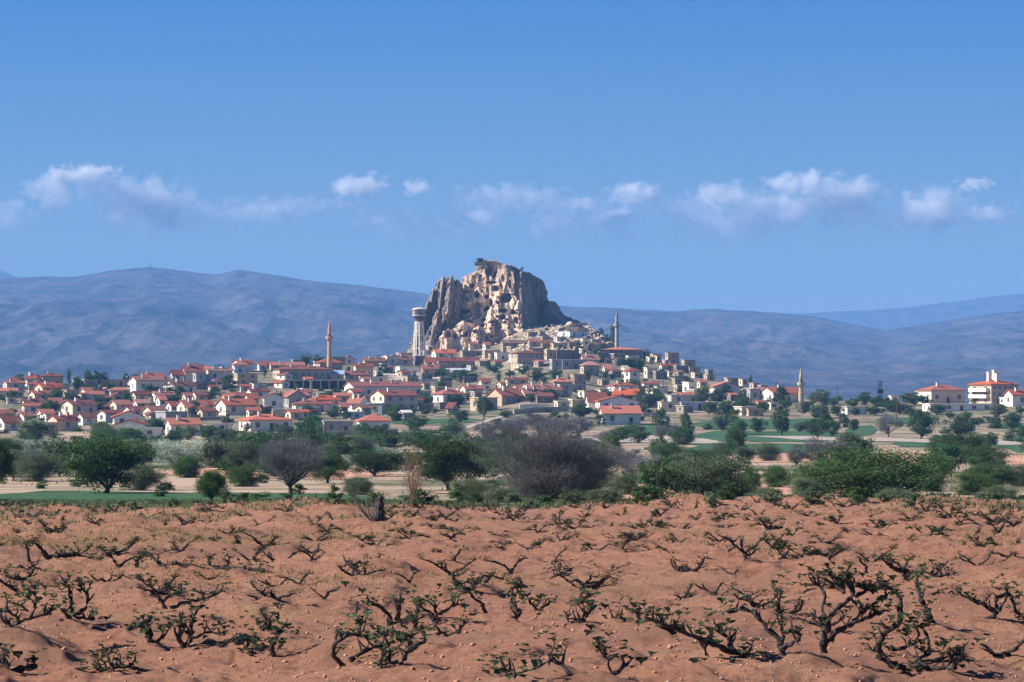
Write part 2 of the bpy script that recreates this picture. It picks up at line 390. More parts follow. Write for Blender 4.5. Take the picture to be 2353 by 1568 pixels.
def stone_mat(name, c1, c2, c3):
    m, nt, N, L, b = new_mat(name)
    tc = N.new('ShaderNodeTexCoord'); mp = N.new('ShaderNodeMapping'); L.new(tc.outputs['Object'], mp.inputs[0])
    mp.inputs['Rotation'].default_value = (R(90), 0, 0)
    br = N.new('ShaderNodeTexBrick'); L.new(mp.outputs[0], br.inputs[0]); br.inputs['Scale'].default_value = 1.0
    br.inputs['Brick Width'].default_value = 0.9; br.inputs['Row Height'].default_value = 0.42; br.inputs['Mortar Size'].default_value = 0.02
    br.inputs['Color1'].default_value = (*c1, 1); br.inputs['Color2'].default_value = (*c2, 1); br.inputs['Mortar'].default_value = (*c3, 1)
    c = nmix(nt, br.outputs[0], c3, nnoise(nt, 0.6, 6, lo=0.5, hi=0.75))
    L.new(c, b.inputs['Base Color']); bump(nt, b, nnoise(nt, 2.5, 5, lo=0, hi=1), 0.5, 0.12)
    return m
def tile_mat(name, c1, c2, c3):
    m, nt, N, L, b = new_mat(name)
    tc = N.new('ShaderNodeTexCoord')
    wv = N.new('ShaderNodeTexWave'); wv.wave_type = 'BANDS'; wv.bands_direction = 'X'; wv.inputs['Scale'].default_value = 1.1; wv.inputs['Distortion'].default_value = 0.4
    L.new(tc.outputs['Object'], wv.inputs[0])
    c = nmix(nt, c1, c2, nnoise(nt, 0.8, 6, lo=0.35, hi=0.65))
    c = nmix(nt, c, c3, nnoise(nt, 0.35, 6, lo=0.52, hi=0.72))
    c = nmix(nt, c, tuple(v * 0.7 for v in c1), wv.outputs[0]); c = vary(nt, c, .68, 1.08)
    L.new(c, b.inputs['Base Color']); b.inputs['Roughness'].default_value = 0.8
    bump(nt, b, wv.outputs[0], 0.8, 0.12)
    return m
WALL = {
 'white': wall_mat('white lime plaster', (0.80, 0.76, 0.68), (0.70, 0.64, 0.55)),
 'cream': wall_mat('cream plaster', (0.72, 0.62, 0.48), (0.62, 0.51, 0.38)),
 'tan': stone_mat('tan cut stone', (0.54, 0.42, 0.29), (0.48, 0.36, 0.24), (0.36, 0.28, 0.20)),
 'stone': stone_mat('rough grey-tan stone', (0.42, 0.34, 0.25), (0.33, 0.27, 0.20), (0.22, 0.18, 0.14)),
 'darkstone': stone_mat('dark weathered stone', (0.24, 0.20, 0.17), (0.19, 0.165, 0.14), (0.12, 0.10, 0.09)),
 'grey': wall_mat('grey cement render', (0.36, 0.36, 0.36), (0.28, 0.28, 0.29)),
 'blue': wall_mat('pale blue wash', (0.55, 0.66, 0.78), (0.48, 0.58, 0.70)),
 'ochre': wall_mat('ochre plaster', (0.66, 0.46, 0.20), (0.56, 0.38, 0.17)),
 'orange': wall_mat('pale orange plaster', (0.72, 0.48, 0.34), (0.62, 0.40, 0.28)),
 'brick': wall_mat('raw red-brown brick', (0.46, 0.25, 0.17), (0.38, 0.20, 0.14)),
}
ROOF = {
 'bright': tile_mat('new orange-red roof tiles', (0.62, 0.17, 0.095), (0.55, 0.15, 0.085), (0.44, 0.125, 0.08)),
 'red': tile_mat('red roof tiles', (0.48, 0.155, 0.105), (0.40, 0.13, 0.09), (0.28, 0.11, 0.085)),
 'dark': tile_mat('dark weathered red roof tiles', (0.34, 0.105, 0.08), (0.28, 0.09, 0.07), (0.18, 0.08, 0.07)),
 'pink': tile_mat('faded pinkish roof tiles', (0.56, 0.23, 0.165), (0.50, 0.19, 0.14), (0.38, 0.16, 0.13)),
 'brown': tile_mat('brownish old roof tiles', (0.30, 0.15, 0.11), (0.25, 0.13, 0.10), (0.16, 0.10, 0.08)),
 'metal': wall_mat('blue-grey metal sheet roof', (0.34, 0.42, 0.54), (0.28, 0.35, 0.46)),
 'grey': wall_mat('grey concrete slab', (0.50, 0.47, 0.43), (0.40, 0.38, 0.35)),
 'white': wall_mat('pale cement slab', (0.74, 0.68, 0.60), (0.64, 0.58, 0.50)),
 'earth': wall_mat('flat earth roof', (0.50, 0.39, 0.28), (0.42, 0.32, 0.23)),
}
m_glass, nt, N, L, b = new_mat('window glass'); b.inputs['Base Color'].default_value = (0.03, 0.04, 0.055, 1); b.inputs['Roughness'].default_value = 0.12; b.inputs['Specular IOR Level'].default_value = 0.5
m_bglass, nt, N, L, b = new_mat('bluish window glass'); b.inputs['Base Color'].default_value = (0.10, 0.15, 0.22, 1); b.inputs['Roughness'].default_value = 0.1; b.inputs['Specular IOR Level'].default_value = 0.6
m_frame = wall_mat('painted window frame', (0.62, 0.58, 0.52), (0.5, 0.46, 0.42))
m_wood = two_tone('weathered wood', (0.16, 0.10, 0.06), (0.09, 0.06, 0.04), 3.0)
m_dark = two_tone('dark iron', (0.035, 0.035, 0.04), (0.06, 0.055, 0.05), 3.0)

def box(v, f, x0, x1, y0, y1, z0, z1):
    n = len(v)
    v += [(x0,y0,z0),(x1,y0,z0),(x1,y1,z0),(x0,y1,z0),(x0,y0,z1),(x1,y0,z1),(x1,y1,z1),(x0,y1,z1)]
    f += [(n,n+3,n+2,n+1),(n+4,n+5,n+6,n+7),(n,n+1,n+5,n+4),(n+1,n+2,n+6,n+5),(n+2,n+3,n+7,n+6),(n+3,n,n+4,n+7)]
def box_mesh(name, *a):
    v, f = [], []
    for q in a: box(v, f, *q)
    return mesh(name, v, f)
# shared window: frame ring with sill, its pane a sub-part set back inside
WF = {}
def window_meshes(w, h):
    k = (round(w, 1), round(h, 1))
    if k not in WF:
        w, h = k; t = 0.11
        a = box_mesh('window', (-w/2-t, -w/2, -0.10, 0.02, -t, h+t), (w/2, w/2+t, -0.10, 0.02, -t, h+t), (-w/2, w/2, -0.099, 0.02, h, h+t), (-w/2, w/2, -0.14, 0.02, -t, 0), (-0.035, 0.035, -0.09, 0.02, 0.0, h))
        p = box_mesh('pane', (-w/2, w/2, -0.05, 0.015, 0, h))
        a.materials.append(m_frame); p.materials.append(m_glass)
        WF[k] = (a, p)
    return WF[k]
def add_window(parent, x, y, z, w, h, rz, glass=None):
    a, p = window_meshes(w, h)
    o = link('window', a, None, parent, (x, y, z), (0, 0, rz))
    q = bpy.data.objects.new('pane', p); col.objects.link(q); q.parent = o
    if glass is not None:
        q.material_slots[0].link = 'OBJECT'; q.material_slots[0].material = glass
    return o
def slab(v, f, pts, t):             # a plate of thickness t below the given outline
    n = len(v); k = len(pts)
    v += [tuple(p) for p in pts] + [(p[0], p[1], p[2] - t) for p in pts]
    f.append(tuple(range(n, n + k))); f.append(tuple(range(n + 2 * k - 1, n + k - 1, -1)))
    for i in range(k):
        j = (i + 1) % k
        f.append((n + i, n + k + i, n + k + j, n + j))
def house(kind, L_, W_, H, rise, wall, roof, parent, depth_below=3.0, wins=None, lwins=None, storeys=1, chim=0, over=0.55, glass=None, door=True):
    hx, hy = L_ / 2, W_ / 2
    v, f = [], []
    if kind == 'gx':
        v = [(-hx,-hy,-depth_below),(hx,-hy,-depth_below),(hx,hy,-depth_below),(-hx,hy,-depth_below),(-hx,-hy,H),(hx,-hy,H),(hx,hy,H),(-hx,hy,H),(-hx,0,H+rise),(hx,0,H+rise)]
        f = [(0,1,5,4),(2,3,7,6),(1,2,6,9,5),(3,0,4,8,7),(4,5,9,8),(6,7,8,9)]
    elif kind == 'gy':
        v = [(-hx,-hy,-depth_below),(hx,-hy,-depth_below),(hx,hy,-depth_below),(-hx,hy,-depth_below),(-hx,-hy,H),(hx,-hy,H),(hx,hy,H),(-hx,hy,H),(0,-hy,H+rise),(0,hy,H+rise)]
        f = [(0,1,5,8,4),(2,3,7,9,6),(1,2,6,5),(3,0,4,7),(5,6,9,8),(7,4,8,9)]
    else:
        box(v, f, -hx, hx, -hy, hy, -depth_below, H)
    link('wall', mesh('wall', v, f), WALL[wall], parent)
    v, f = [], []; t = 0.22
    if kind in ('gx', 'gy'):
        a, b_ = (hx, hy) if kind == 'gx' else (hy, hx)
        a += over * 0.7; k = rise / b_; z0 = H + t * 1.1 + 0.02
        e = b_ + over; ze = z0 - over * k; zr = z0 + rise
        P = [[(-a, -e, ze), (a, -e, ze), (a, 0, zr), (-a, 0, zr)], [(a, e, ze), (-a, e, ze), (-a, 0, zr), (a, 0, zr)]]
        for q in P:
            if kind == 'gy': q = [(y, -x, z) for x, y, z in q]
            slab(v, f, q, t)
    elif kind == 'hip':
        a, b_ = hx + over, hy + over
        z0 = H + 0.03; r = min(a, b_) ; rl = max(a - b_, a * 0.12) if a >= b_ else 0.0
        rw = 0.0 if a >= b_ else max(b_ - a, 0)
        n = [(-a,-b_,z0),(a,-b_,z0),(a,b_,z0),(-a,b_,z0),(-a,-b_,z0+0.18),(a,-b_,z0+0.18),(a,b_,z0+0.18),(-a,b_,z0+0.18),(-rl,-rw,z0+0.18+rise),(rl,rw,z0+0.18+rise)]
        v = n
        f = [(3,2,1,0),(0,1,5,4),(1,2,6,5),(2,3,7,6),(3,0,4,7)]
        if a >= b_: f += [(4,5,9,8),(5,6,9),(6,7,8,9),(7,4,8)]
        else: f += [(4,5,8),(5,6,9,8),(6,7,9),(7,4,8,9)]
    else:
        o = 0.25
        box(v, f, -hx - o, hx + o, -hy - o, hy + o, H + 0.003, H + 0.25)
        if rise > 0.3:   # parapet
            box(v, f, -hx - o, hx + o, -hy - o, -hy, H + 0.25, H + 0.25 + rise); box(v, f, -hx - o, -hx, -hy, hy, H + 0.25, H + 0.25 + rise)
    ro = link('roof', mesh('roof', v, f), ROOF[roof], parent)
    if kind != 'flat' and kind != 'hip':
        pass
    for c in range(chim):
        cx_ = hx * (-0.5 + c * 0.8) * random.uniform(.7, 1.1); base = H + rise * 0.45 if kind in ('gx', 'hip', 'gy') else H
        cyy = -hy * 0.35 if kind != 'gy' else -hy * 0.2
        if kind == 'gy': cx_ = hx * 0.3
        co = link('chimney', box_mesh('chimney', (cx_-.35, cx_+.35, cyy-.3, cyy+.3, base - .5, H + rise + 0.75), (cx_-.45, cx_+.45, cyy-.4, cyy+.4, H + rise + .75, H + rise + .9)), WALL['white' if c % 2 == 0 else 'tan'], ro)
    # openings
    sh = H / storeys
    if wins is None: wins = max(1, int(L_ / 3.6))
    if lwins is None: lwins = max(1, int(W_ / 4.2))
    wh = min(1.35, sh * 0.45); ww = 1.1
    for s in range(storeys):
        zb = s * sh + sh * 0.36
        for i in range(wins):
            x = -hx + L_ * (i + 0.5) / wins
            if door and s == 0 and i == wins // 2 and wins > 1 and L_ < 22:
                d_ = link('door', box_mesh('door', (x-.5, x+.5, -hy-.06, -hy+.02, 0.0, min(2.1, H*.8))), m_wood, parent); continue
            add_window(parent, x, -hy, zb, ww, wh, 0, glass)
        for i in range(lwins):
            y = -hy + W_ * (i + 0.5) / lwins
            add_window(parent, -hx, y, zb, ww, wh, -R(90), glass)
    return parent
KN = {'gx': 'gable roof', 'gy': 'gable roof', 'hip': 'hipped roof', 'flat': 'flat roof'}
RN = {'bright': 'bright orange-red', 'red': 'red', 'dark': 'dark red', 'pink': 'faded pink', 'brown': 'brownish', 'metal': 'blue-grey metal', 'grey': 'grey', 'white': 'pale', 'earth': 'earthen'}
WN = {'white': 'white', 'cream': 'cream', 'tan': 'tan stone', 'stone': 'rough stone', 'darkstone': 'dark stone', 'grey': 'grey', 'blue': 'pale blue', 'ochre': 'ochre', 'orange': 'pale orange', 'brick': 'brick'}
def put_house(x0, x1, yt, ye, yb, kind, rot, wall, roof, fn, W_=None, label=None, name=None, cat='house', **kw):
    x0, ye1 = fn(x0, ye); x1, yb1 = fn(x1, yb); _, yt1 = fn(0, yt)
    pc = (x0 + x1) / 2
    d = depth(pc, yb1)
    s = d / F
    P = (x1 - x0) * s; H = max(2.0, (yb1 - ye1) * s); rise = max(0.0, (ye1 - yt1) * s) * .74; H += rise * .2
    a = R(max(-40, min(40, rot * 1.25)))
    if kind == 'hip': P = P - 0.9
    elif kind == 'gx': P = P - 0.5
    if W_ is None:
        W_ = min(9.5, max(3.5, P * 0.62))
        if kind == 'gy': W_ = min(14, max(6, P * 1.2))
    sa = abs(math.sin(a))
    if W_ * sa > P * 0.55: W_ = P * 0.55 / max(sa, 0.01)
    L_ = max(2.2, (P - W_ * sa) / math.cos(a))
    if kind == 'flat': rise = 0.0
    # near-level view: the slope facing the camera is seen edge on, its full rise shows
    X = (pc - CX) * s; Y = d + (W_ * abs(math.cos(a)) + L_ * sa) / 2
    z = float(ground(X, d))
    rt = empty(name or 'house', (X, Y, z), -a if False else a)
    st = kw.pop('storeys', None) or (1 if H < 4.6 else 2 if H < 8.5 else 3)
    kw.setdefault('chim', 0 if kind == 'flat' or P < 7 else (1 if random.random() < .75 else 2))
    house(kind, L_, W_, H, rise, wall, roof, rt, storeys=st, **kw)
    base = f"{WN[wall]} {'two-storey ' if st == 2 else ''}house with {RN[roof]} {KN[kind]}"
    rt['category'] = cat; rt['group'] = 'village houses'
    if label: rt['label'] = label
    else: auto_label(rt, base, pc, (ye1 + yb1) / 2)
    return rt
def crop(ox, oy, s): return lambda x, y: ((x / s + ox) / 1.4029, (y / s + oy) / 1.4029)
cA = crop(0, 1100, 3.565); cB = crop(620, 1000, 3.5636); cC = crop(1240, 1060, 3.565); cD = crop(1850, 1000, 3.5636)
cE = crop(2450, 1120, 2.765); cF = crop(1250, 800, 2.941)
HA = [
 (75,245,345,385,440,'gx',20,'cream','dark'),(235,505,297,365,440,'hip',-20,'cream','dark'),(430,730,325,375,485,'hip',12,'tan','dark'),
 (275,360,412,418,480,'flat',20,'white','grey'),(0,280,470,500,560,'gx',20,'cream','dark'),(280,620,475,505,590,'gx',10,'grey','dark'),
 (360,715,485,545,610,'gx',28,'orange','bright'),(-60,200,558,600,655,'gx',12,'white','bright'),(300,592,588,636,690,'gx',25,'cream','bright'),
 (905,1060,545,582,655,'gx',25,'white','red'),(965,1180,588,632,685,'gx',15,'white','pink'),(1220,1490,530,577,668,'hip',12,'orange','pink'),
 (935,1120,445,452,530,'flat',15,'stone','grey'),(1120,1460,442,452,530,'flat',8,'tan','grey'),(1430,1592,312,320,402,'flat',38,'white','white'),
 (1590,1890,345,402,465,'gx',12,'stone','dark'),(1455,1890,408,462,595,'gx',18,'white','dark'),(1815,1950,300,310,352,'flat',15,'white','white'),
 (1940,2110,325,395,470,'gx',15,'white','dark'),(2080,2345,258,362,470,'gx',12,'cream','dark'),(2072,2150,246,256,320,'flat',10,'brick','grey'),
 (1840,2245,455,528,608,'gx',32,'white','dark'),(2205,2360,370,382,560,'flat',20,'grey','grey'),(1490,1710,590,640,692,'gx',22,'cream','dark'),
 (1710,2005,595,640,692,'gx',18,'white','red'),(2080,2205,620,662,705,'gx',20,'cream','red'),(2180,2390,588,640,692,'gx',25,'cream','red'),
 (1780,1905,660,712,752,'gx',20,'white','pink'),(1510,1715,680,727,795,'gx',20,'white','pink'),(215,500,685,747,795,'gx',18,'white','dark'),
 (520,722,670,742,795,'gx',22,'white','red'),(660,1092,683,747,855,'gx',36,'cream','dark'),(220,482,750,787,835,'gx',15,'white','pink'),
 (-60,150,793,850,925,'gx',15,'cream','red'),(-70,238,848,935,1025,'gx',30,'white','red'),(172,385,833,892,950,'gx',34,'white','pink'),
 (400,622,808,852,910,'gx',22,'white','pink'),(510,885,850,912,1035,'gx',30,'orange','dark'),(490,662,928,942,1045,'flat',15,'tan','earth'),
 (340,502,950,966,1015,'flat',20,'cream','white'),(848,1092,823,882,968,'gx',36,'white','red'),(1090,1392,798,843,940,'gx',36,'white','dark'),
 (962,1242,743,792,836,'gx',25,'white','red'),(1232,1505,713,772,810,'gx',30,'cream','pink'),(1388,1655,778,833,890,'gx',35,'white','dark'),
 (1618,1905,758,822,895,'gx',32,'cream','red'),(1888,2045,738,792,830,'gx',25,'white','red'),(2000,2392,683,757,845,'gx',24,'cream','red'),
 (1765,2135,812,828,995,'flat',30,'grey','grey'),(1862,2298,888,976,1095,'gx',16,'white','bright'),
 (1222,1655,848,935,975,'gy',8,'white','bright'),(1245,1705,925,1012,1080,'gy',4,'white','bright'),
 (1560,1850,1082,1092,1118,'flat',5,'white','white'),(700,960,560,575,640,'flat',20,'stone','earth'),(820,1010,365,378,425,'flat',18,'cream','grey'),
]
HB = [
 (112,268,548,590,655,'gx',-18,'darkstone','bright'),(310,440,568,580,650,'flat',25,'white','white'),(438,700,508,557,645,'gx',34,'white','bright'),
 (440,655,583,642,725,'hip',12,'cream','red'),(740,945,538,577,620,'gx',20,'cream','dark'),(920,988,560,572,620,'flat',20,'white','white'),
 (730,852,600,652,700,'gx',15,'cream','red'),(850,1292,598,648,705,'gx',8,'ochre','red'),
 (465,742,722,735,882,'flat',14,'tan','grey'),(470,605,650,662,735,'flat',10,'blue','grey'),(130,462,668,712,825,'gx',12,'cream','brown'),
 (1130,1240,500,520,600,'flat',15,'darkstone','grey'),
 (1385,1542,458,468,560,'flat',25,'cream','earth'),(1540,1750,464,474,560,'flat',14,'stone','earth'),(1690,1870,498,545,588,'gy',10,'white','red'),
 (1838,2085,608,652,775,'gx',10,'ochre','dark'),(1940,2225,553,602,650,'gx',10,'tan','dark'),(2195,2360,520,532,650,'flat',20,'cream','earth'),
 (1358,1745,713,770,805,'gx',5,'ochre','metal'),(1742,2015,713,770,808,'gx',5,'ochre','dark'),
 (1905,2245,780,792,830,'flat',5,'cream','white'),(-40,190,735,745,825,'flat',15,'grey','grey'),
 (2025,2590,922,1000,1165,'gx',24,'cream','dark'),(1760,2045,995,1085,1195,'gx',-32,'white','red'),(1690,1772,1078,1130,1200,'gx',15,'cream','red'),
 (783,1045,958,1022,1158,'gy',6,'white','red'),(1012,1315,908,1002,1115,'gy',12,'grey','red'),(1305,1722,968,1042,1135,'hip',12,'cream','bright'),
 (1108,1595,1063,1128,1180,'hip',10,'cream','dark'),(600,885,918,962,1015,'gx',18,'white','dark'),(400,625,968,1022,1065,'gx',20,'cream','red'),
 (0,145,948,982,1045,'gx',20,'orange','pink'),(-20,245,1038,1108,1195,'gx',24,'white','red'),(238,735,1020,1108,1215,'gx',22,'cream','red'),
 (580,765,978,1042,1090,'gx',20,'cream','red'),(480,1160,1203,1292,1402,'hip',20,'white','bright'),
 (1485,1845,1265,1280,1425,'flat',6,'grey','grey'),(910,1205,1148,1162,1225,'flat',5,'cream','white'),
 (2005,2212,1070,1085,1205,'flat',-12,'grey','white'),(210,450,1375,1385,1408,'flat',4,'white','white'),
 (0,270,825,838,920,'flat',5,'darkstone','grey'),(600,790,1150,1190,1240,'gx',14,'cream','red'),(1230,1480,1150,1172,1215,'flat',8,'stone','metal'),
]
HC = [
 (540,800,140,205,242,'gx',12,'white','dark'),(790,1000,148,205,242,'gx',12,'white','dark'),(955,1112,148,182,245,'gx',10,'cream','dark'),
 (1108,1335,88,102,155,'flat',10,'tan','earth'),(1118,1225,153,192,245,'gx',18,'white','red'),(1638,1782,113,157,218,'gx',10,'tan','red'),
 (1785,1902,148,202,240,'gx',14,'darkstone','dark'),(528,832,243,302,340,'gx',14,'white','bright'),(440,592,323,388,460,'gx',10,'tan','red'),
 (590,1095,326,384,455,'gx',4,'tan','dark'),(120,330,300,362,420,'gx',12,'cream','brown'),(322,470,300,320,420,'flat',15,'darkstone','grey'),
 (120,402,422,440,545,'flat',14,'white','grey'),(400,645,408,468,556,'gx',10,'tan','red'),
 (1190,1290,285,295,385,'flat',12,'tan','earth'),(1262,1432,266,278,395,'flat',12,'white','earth'),
 (1838,1955,235,248,355,'flat',12,'tan','earth'),(1945,2235,236,250,345,'flat',8,'darkstone','earth'),(2238,2335,222,238,300,'flat',12,'cream','white'),
 (1900,2360,345,362,470,'flat',4,'grey','white'),(1908,2175,562,630,695,'hip',10,'grey','bright'),(2138,2312,520,535,645,'flat',10,'stone','earth'),
 (1990,2315,628,645,725,'flat',6,'grey','grey'),(1525,1995,638,712,800,'gx',22,'tan','pink'),(1170,1610,676,782,880,'gx',42,'tan','red'),
 (980,1295,775,795,940,'flat',24,'tan','earth'),(1535,1835,678,762,835,'gx',18,'cream','pink'),(535,955,688,772,880,'hip',24,'white','red'),
 (858,1135,668,722,770,'gx',18,'cream','red'),(1075,1355,640,655,720,'flat',12,'white','white'),(1078,1225,588,637,680,'gx',12,'cream','red'),
 (700,862,865,932,990,'gx',-25,'tan','dark'),(388,562,882,900,945,'flat',8,'stone','earth'),(168,315,962,992,1045,'gx',14,'grey','white'),
 (1950,2125,822,842,915,'flat',14,'cream','white'),(2118,2335,812,832,890,'flat',14,'tan','white'),(1380,1655,598,632,665,'gx',6,'cream','dark'),
 (0,110,300,318,420,'flat',14,'cream','earth'),(130,345,258,275,330,'flat',12,'tan','earth'),(1120,1330,240,258,330,'flat',10,'tan','brown'),
 (1320,1640,128,175,240,'gx',8,'stone','brown'),(860,1130,250,262,330,'flat',10,'stone','earth'),(1630,1830,215,228,300,'flat',10,'tan','earth'),
 (2255,2360,95,112,220,'flat',12,'cream','earth'),(1900,2100,160,172,235,'flat',15,'tan','earth'),(2250,2360,440,470,520,'flat',10,'tan','grey'),
 (-60,40,395,410,470,'flat',15,'cream','white'),(440,560,240,250,300,'flat',10,'cream','earth'),
]
HD = [
 (798,892,438,452,525,'flat',14,'stone','earth'),(883,1002,438,452,530,'flat',12,'tan','earth'),(1055,1212,472,486,620,'flat',12,'tan','earth'),
 (1243,1398,545,560,650,'flat',12,'tan','earth'),(930,1002,518,532,600,'flat',14,'cream','earth'),(1028,1102,568,582,635,'flat',14,'tan','earth'),
 (838,932,542,560,600,'flat',14,'cream','white'),(1512,1602,618,632,700,'flat',14,'stone','earth'),(1298,1452,648,665,730,'flat',14,'tan','earth'),
 (1358,1442,718,732,780,'flat',14,'cream','earth'),(1498,1622,752,772,812,'flat',14,'tan','earth'),(1738,1922,765,780,838,'flat',10,'tan','earth'),
 (1912,1988,745,760,838,'flat',14,'cream','earth'),(2028,2128,825,840,905,'flat',16,'tan','earth'),(2124,2228,832,845,905,'flat',12,'darkstone','grey'),
 (70,295,508,578,635,'gx',12,'cream','pink'),(72,305,588,652,750,'hip',10,'tan','pink'),(325,442,638,702,745,'gx',10,'white','pink'),
 (528,645,645,690,740,'gx',24,'cream','white'),(568,775,663,712,870,'hip',26,'white','red'),(808,955,658,672,785,'flat',16,'cream','white'),
 (912,1075,695,710,800,'flat',14,'darkstone','grey'),(1060,1150,690,702,760,'flat',14,'cream','white'),(978,1192,628,660,705,'gx',10,'cream','red'),(1150,1310,630,645,720,'flat',14,'darkstone','earth'),
 (380,745,833,880,955,'hip',16,'white','red'),(440,802,902,980,1060,'gx',-16,'grey','bright'),(130,392,968,1088,1125,'gx',8,'white','red'),
 (240,742,978,1052,1160,'gy',5,'white','bright'),(290,778,1103,1208,1325,'gx',5,'white','bright'),
 (1253,1398,825,842,990,'flat',28,'white','white'),(1412,1542,803,838,905,'gx',12,'cream','red'),(1575,1912,822,892,1028,'gy',4,'white','bright'),
 (1038,1465,968,985,1075,'flat',14,'cream','grey'),(972,1215,1048,1062,1168,'flat',10,'cream','earth'),(1198,1665,1048,1068,1158,'flat',6,'blue','white'),  # long blue-walled house: its front's grey-blue shade is put into the wall colour
 (1995,2145,895,912,1050,'flat',12,'grey','grey'),(860,980,820,832,890,'flat',12,'darkstone','earth'),(440,530,690,705,760,'flat',12,'tan','earth'),
 (1900,2010,905,920,985,'flat',18,'orange','grey'),(600,750,520,532,590,'flat',14,'white','white'),(330,440,550,565,640,'flat',14,'tan','earth'),
 (2235,2340,1085,1100,1140,'flat',10,'cream','white'),(1130,1250,790,805,850,'flat',14,'stone','earth'),(-20,130,740,752,860,'flat',10,'stone','earth'),
 (1160,1250,860,872,950,'flat',14,'tan','white'),(930,1080,880,895,950,'flat',10,'cream','earth'),
]
HE = [
 (5,412,353,422,495,'gx',22,'white','bright'),(1430,1855,333,397,505,'hip',16,'cream','bright'),
 (2195,2440,378,432,525,'gx',16,'white','red'),(1488,2085,505,525,578,'flat',5,'white','white'),(735,962,528,542,605,'flat',14,'white','grey'),
 (2150,2235,455,465,498,'flat',16,'white','white'),(1308,1382,333,348,405,'flat',14,'tan','earth'),(1400,1492,348,365,460,'flat',12,'darkstone','earth'),(1150,1240,428,438,470,'flat',10,'white','white'),
]
HF = [
 (370,418,842,850,905,'flat',14,'orange','white'),(648,742,845,858,890,'flat',10,'white','white'),(1738,1832,865,880,935,'flat',16,'orange','earth'),
 (20,110,958,968,1010,'flat',12,'cream','earth'),(90,210,965,978,1020,'flat',12,'tan','earth'),(-60,30,968,980,1020,'flat',12,'white','earth'),
 (1480,1570,868,905,960,'gx',8,'stone','brown'),(1900,2010,905,915,985,'flat',8,'stone','earth'),(1575,1700,842,852,890,'flat',18,'cream','earth'),
 (2000,2150,842,850,890,'flat',6,'stone','earth'),(1420,1520,828,838,870,'flat',10,'tan','brown'),
]
for tab, fn in ((HA, cA), (HB, cB), (HC, cC), (HD, cD), (HE, cE), (HF, cF)):
    for h in tab: put_house(*h, fn)

# houses filling the lanes behind and between
gh = random.Random(21)
used = [((h[0] + h[1]) / 2, (h[2] + h[4]) / 2, fn) for tab, fn in ((HA, cA), (HB, cB), (HC, cC), (HD, cD)) for h in tab]
used = [fn(x, y) for x, y, fn in used]
def filler(n, x0, x1, f0, f1, kinds, walls, roofs):
    done = 0
    for _ in range(n * 12):
        if done >= n: break
        x = gh.uniform(x0, x1); yr_ = float(np.interp(x, RID_X, RID_Y)) + 6; y = yr_ + (975 - yr_) * gh.uniform(f0, f1)
        if any(abs(x - a) < 20 and abs(y - b_) < 9 for a, b_ in used): continue
        used.append((x, y)); done += 1
        k = gh.choice(kinds); w = gh.uniform(22, 42) * (.75 + .5 * (y - 780) / 200); h_ = w * gh.uniform(.28, .42); rs = 0 if k == 'flat' else w * gh.uniform(.14, .2)
        put_house(x - w / 2, x + w / 2, y - h_ - rs, y - h_, y, k, gh.uniform(6, 34), gh.choice(walls), gh.choice(roofs) if k != 'flat' else gh.choice(['earth', 'grey', 'white', 'earth']), lambda a, b_: (a, b_))
filler(42, 20, 900, .12, .95, ['gx', 'gx', 'gy', 'flat'], ['white', 'cream', 'white', 'tan', 'orange'], ['red', 'dark', 'red', 'pink', 'bright'])
filler(62, 880, 1430, .1, .8, ['flat', 'flat', 'gx'], ['tan', 'stone', 'cream', 'darkstone'], ['brown', 'dark', 'pink'])
filler(30, 1430, 1760, .1, .8, ['flat', 'flat', 'flat', 'gx'], ['tan', 'stone', 'cream', 'darkstone', 'white'], ['red', 'pink'])

# the school: long, cream, strips of paired windows
sc_ = put_house(1720, 2630, 820, 888, 1010, 'gx', 17, 'white', 'dark', cB, W_=10, wins=11, label='long white school building with a dark red gable roof', cat='school', name='school_building', chim=2, storeys=1, door=False)
# two-storey house with rows of wide windows
put_house(1438, 1842, 243, 290, 440, 'hip', 12, 'tan', 'dark', cC, W_=10, wins=6, storeys=2, glass=m_bglass, label='two-storey tan house with bluish window rows, below the great rock', door=False)
# long low house with seven windows, left mosque hall, middle mosque hall
put_house(888, 1602, 640, 692, 805, 'hip', 16, 'tan', 'dark', cB, W_=10, wins=8, storeys=1, label='long tan stone house with seven tall front windows, below the left minaret', door=False)
put_house(1372, 1735, 545, 620, 725, 'hip', 12, 'stone', 'red', cB, W_=11, label='mosque hall with red hipped roof at the foot of the left minaret', name='mosque_hall', cat='mosque', chim=0)
put_house(290, 800, 428, 466, 540, 'hip', 2, 'darkstone', 'bright', cD, W_=12, label='wide mosque hall with low red roof at the foot of the middle minaret', name='mosque_hall', cat='mosque', chim=0, lwins=1)
put_house(1845, 2292, 1183, 1288, 1425, 'hip', 8, 'white', 'bright', cB, W_=9, label='white house under a bright red pyramid roof, front row centre', chim=0, wins=3)

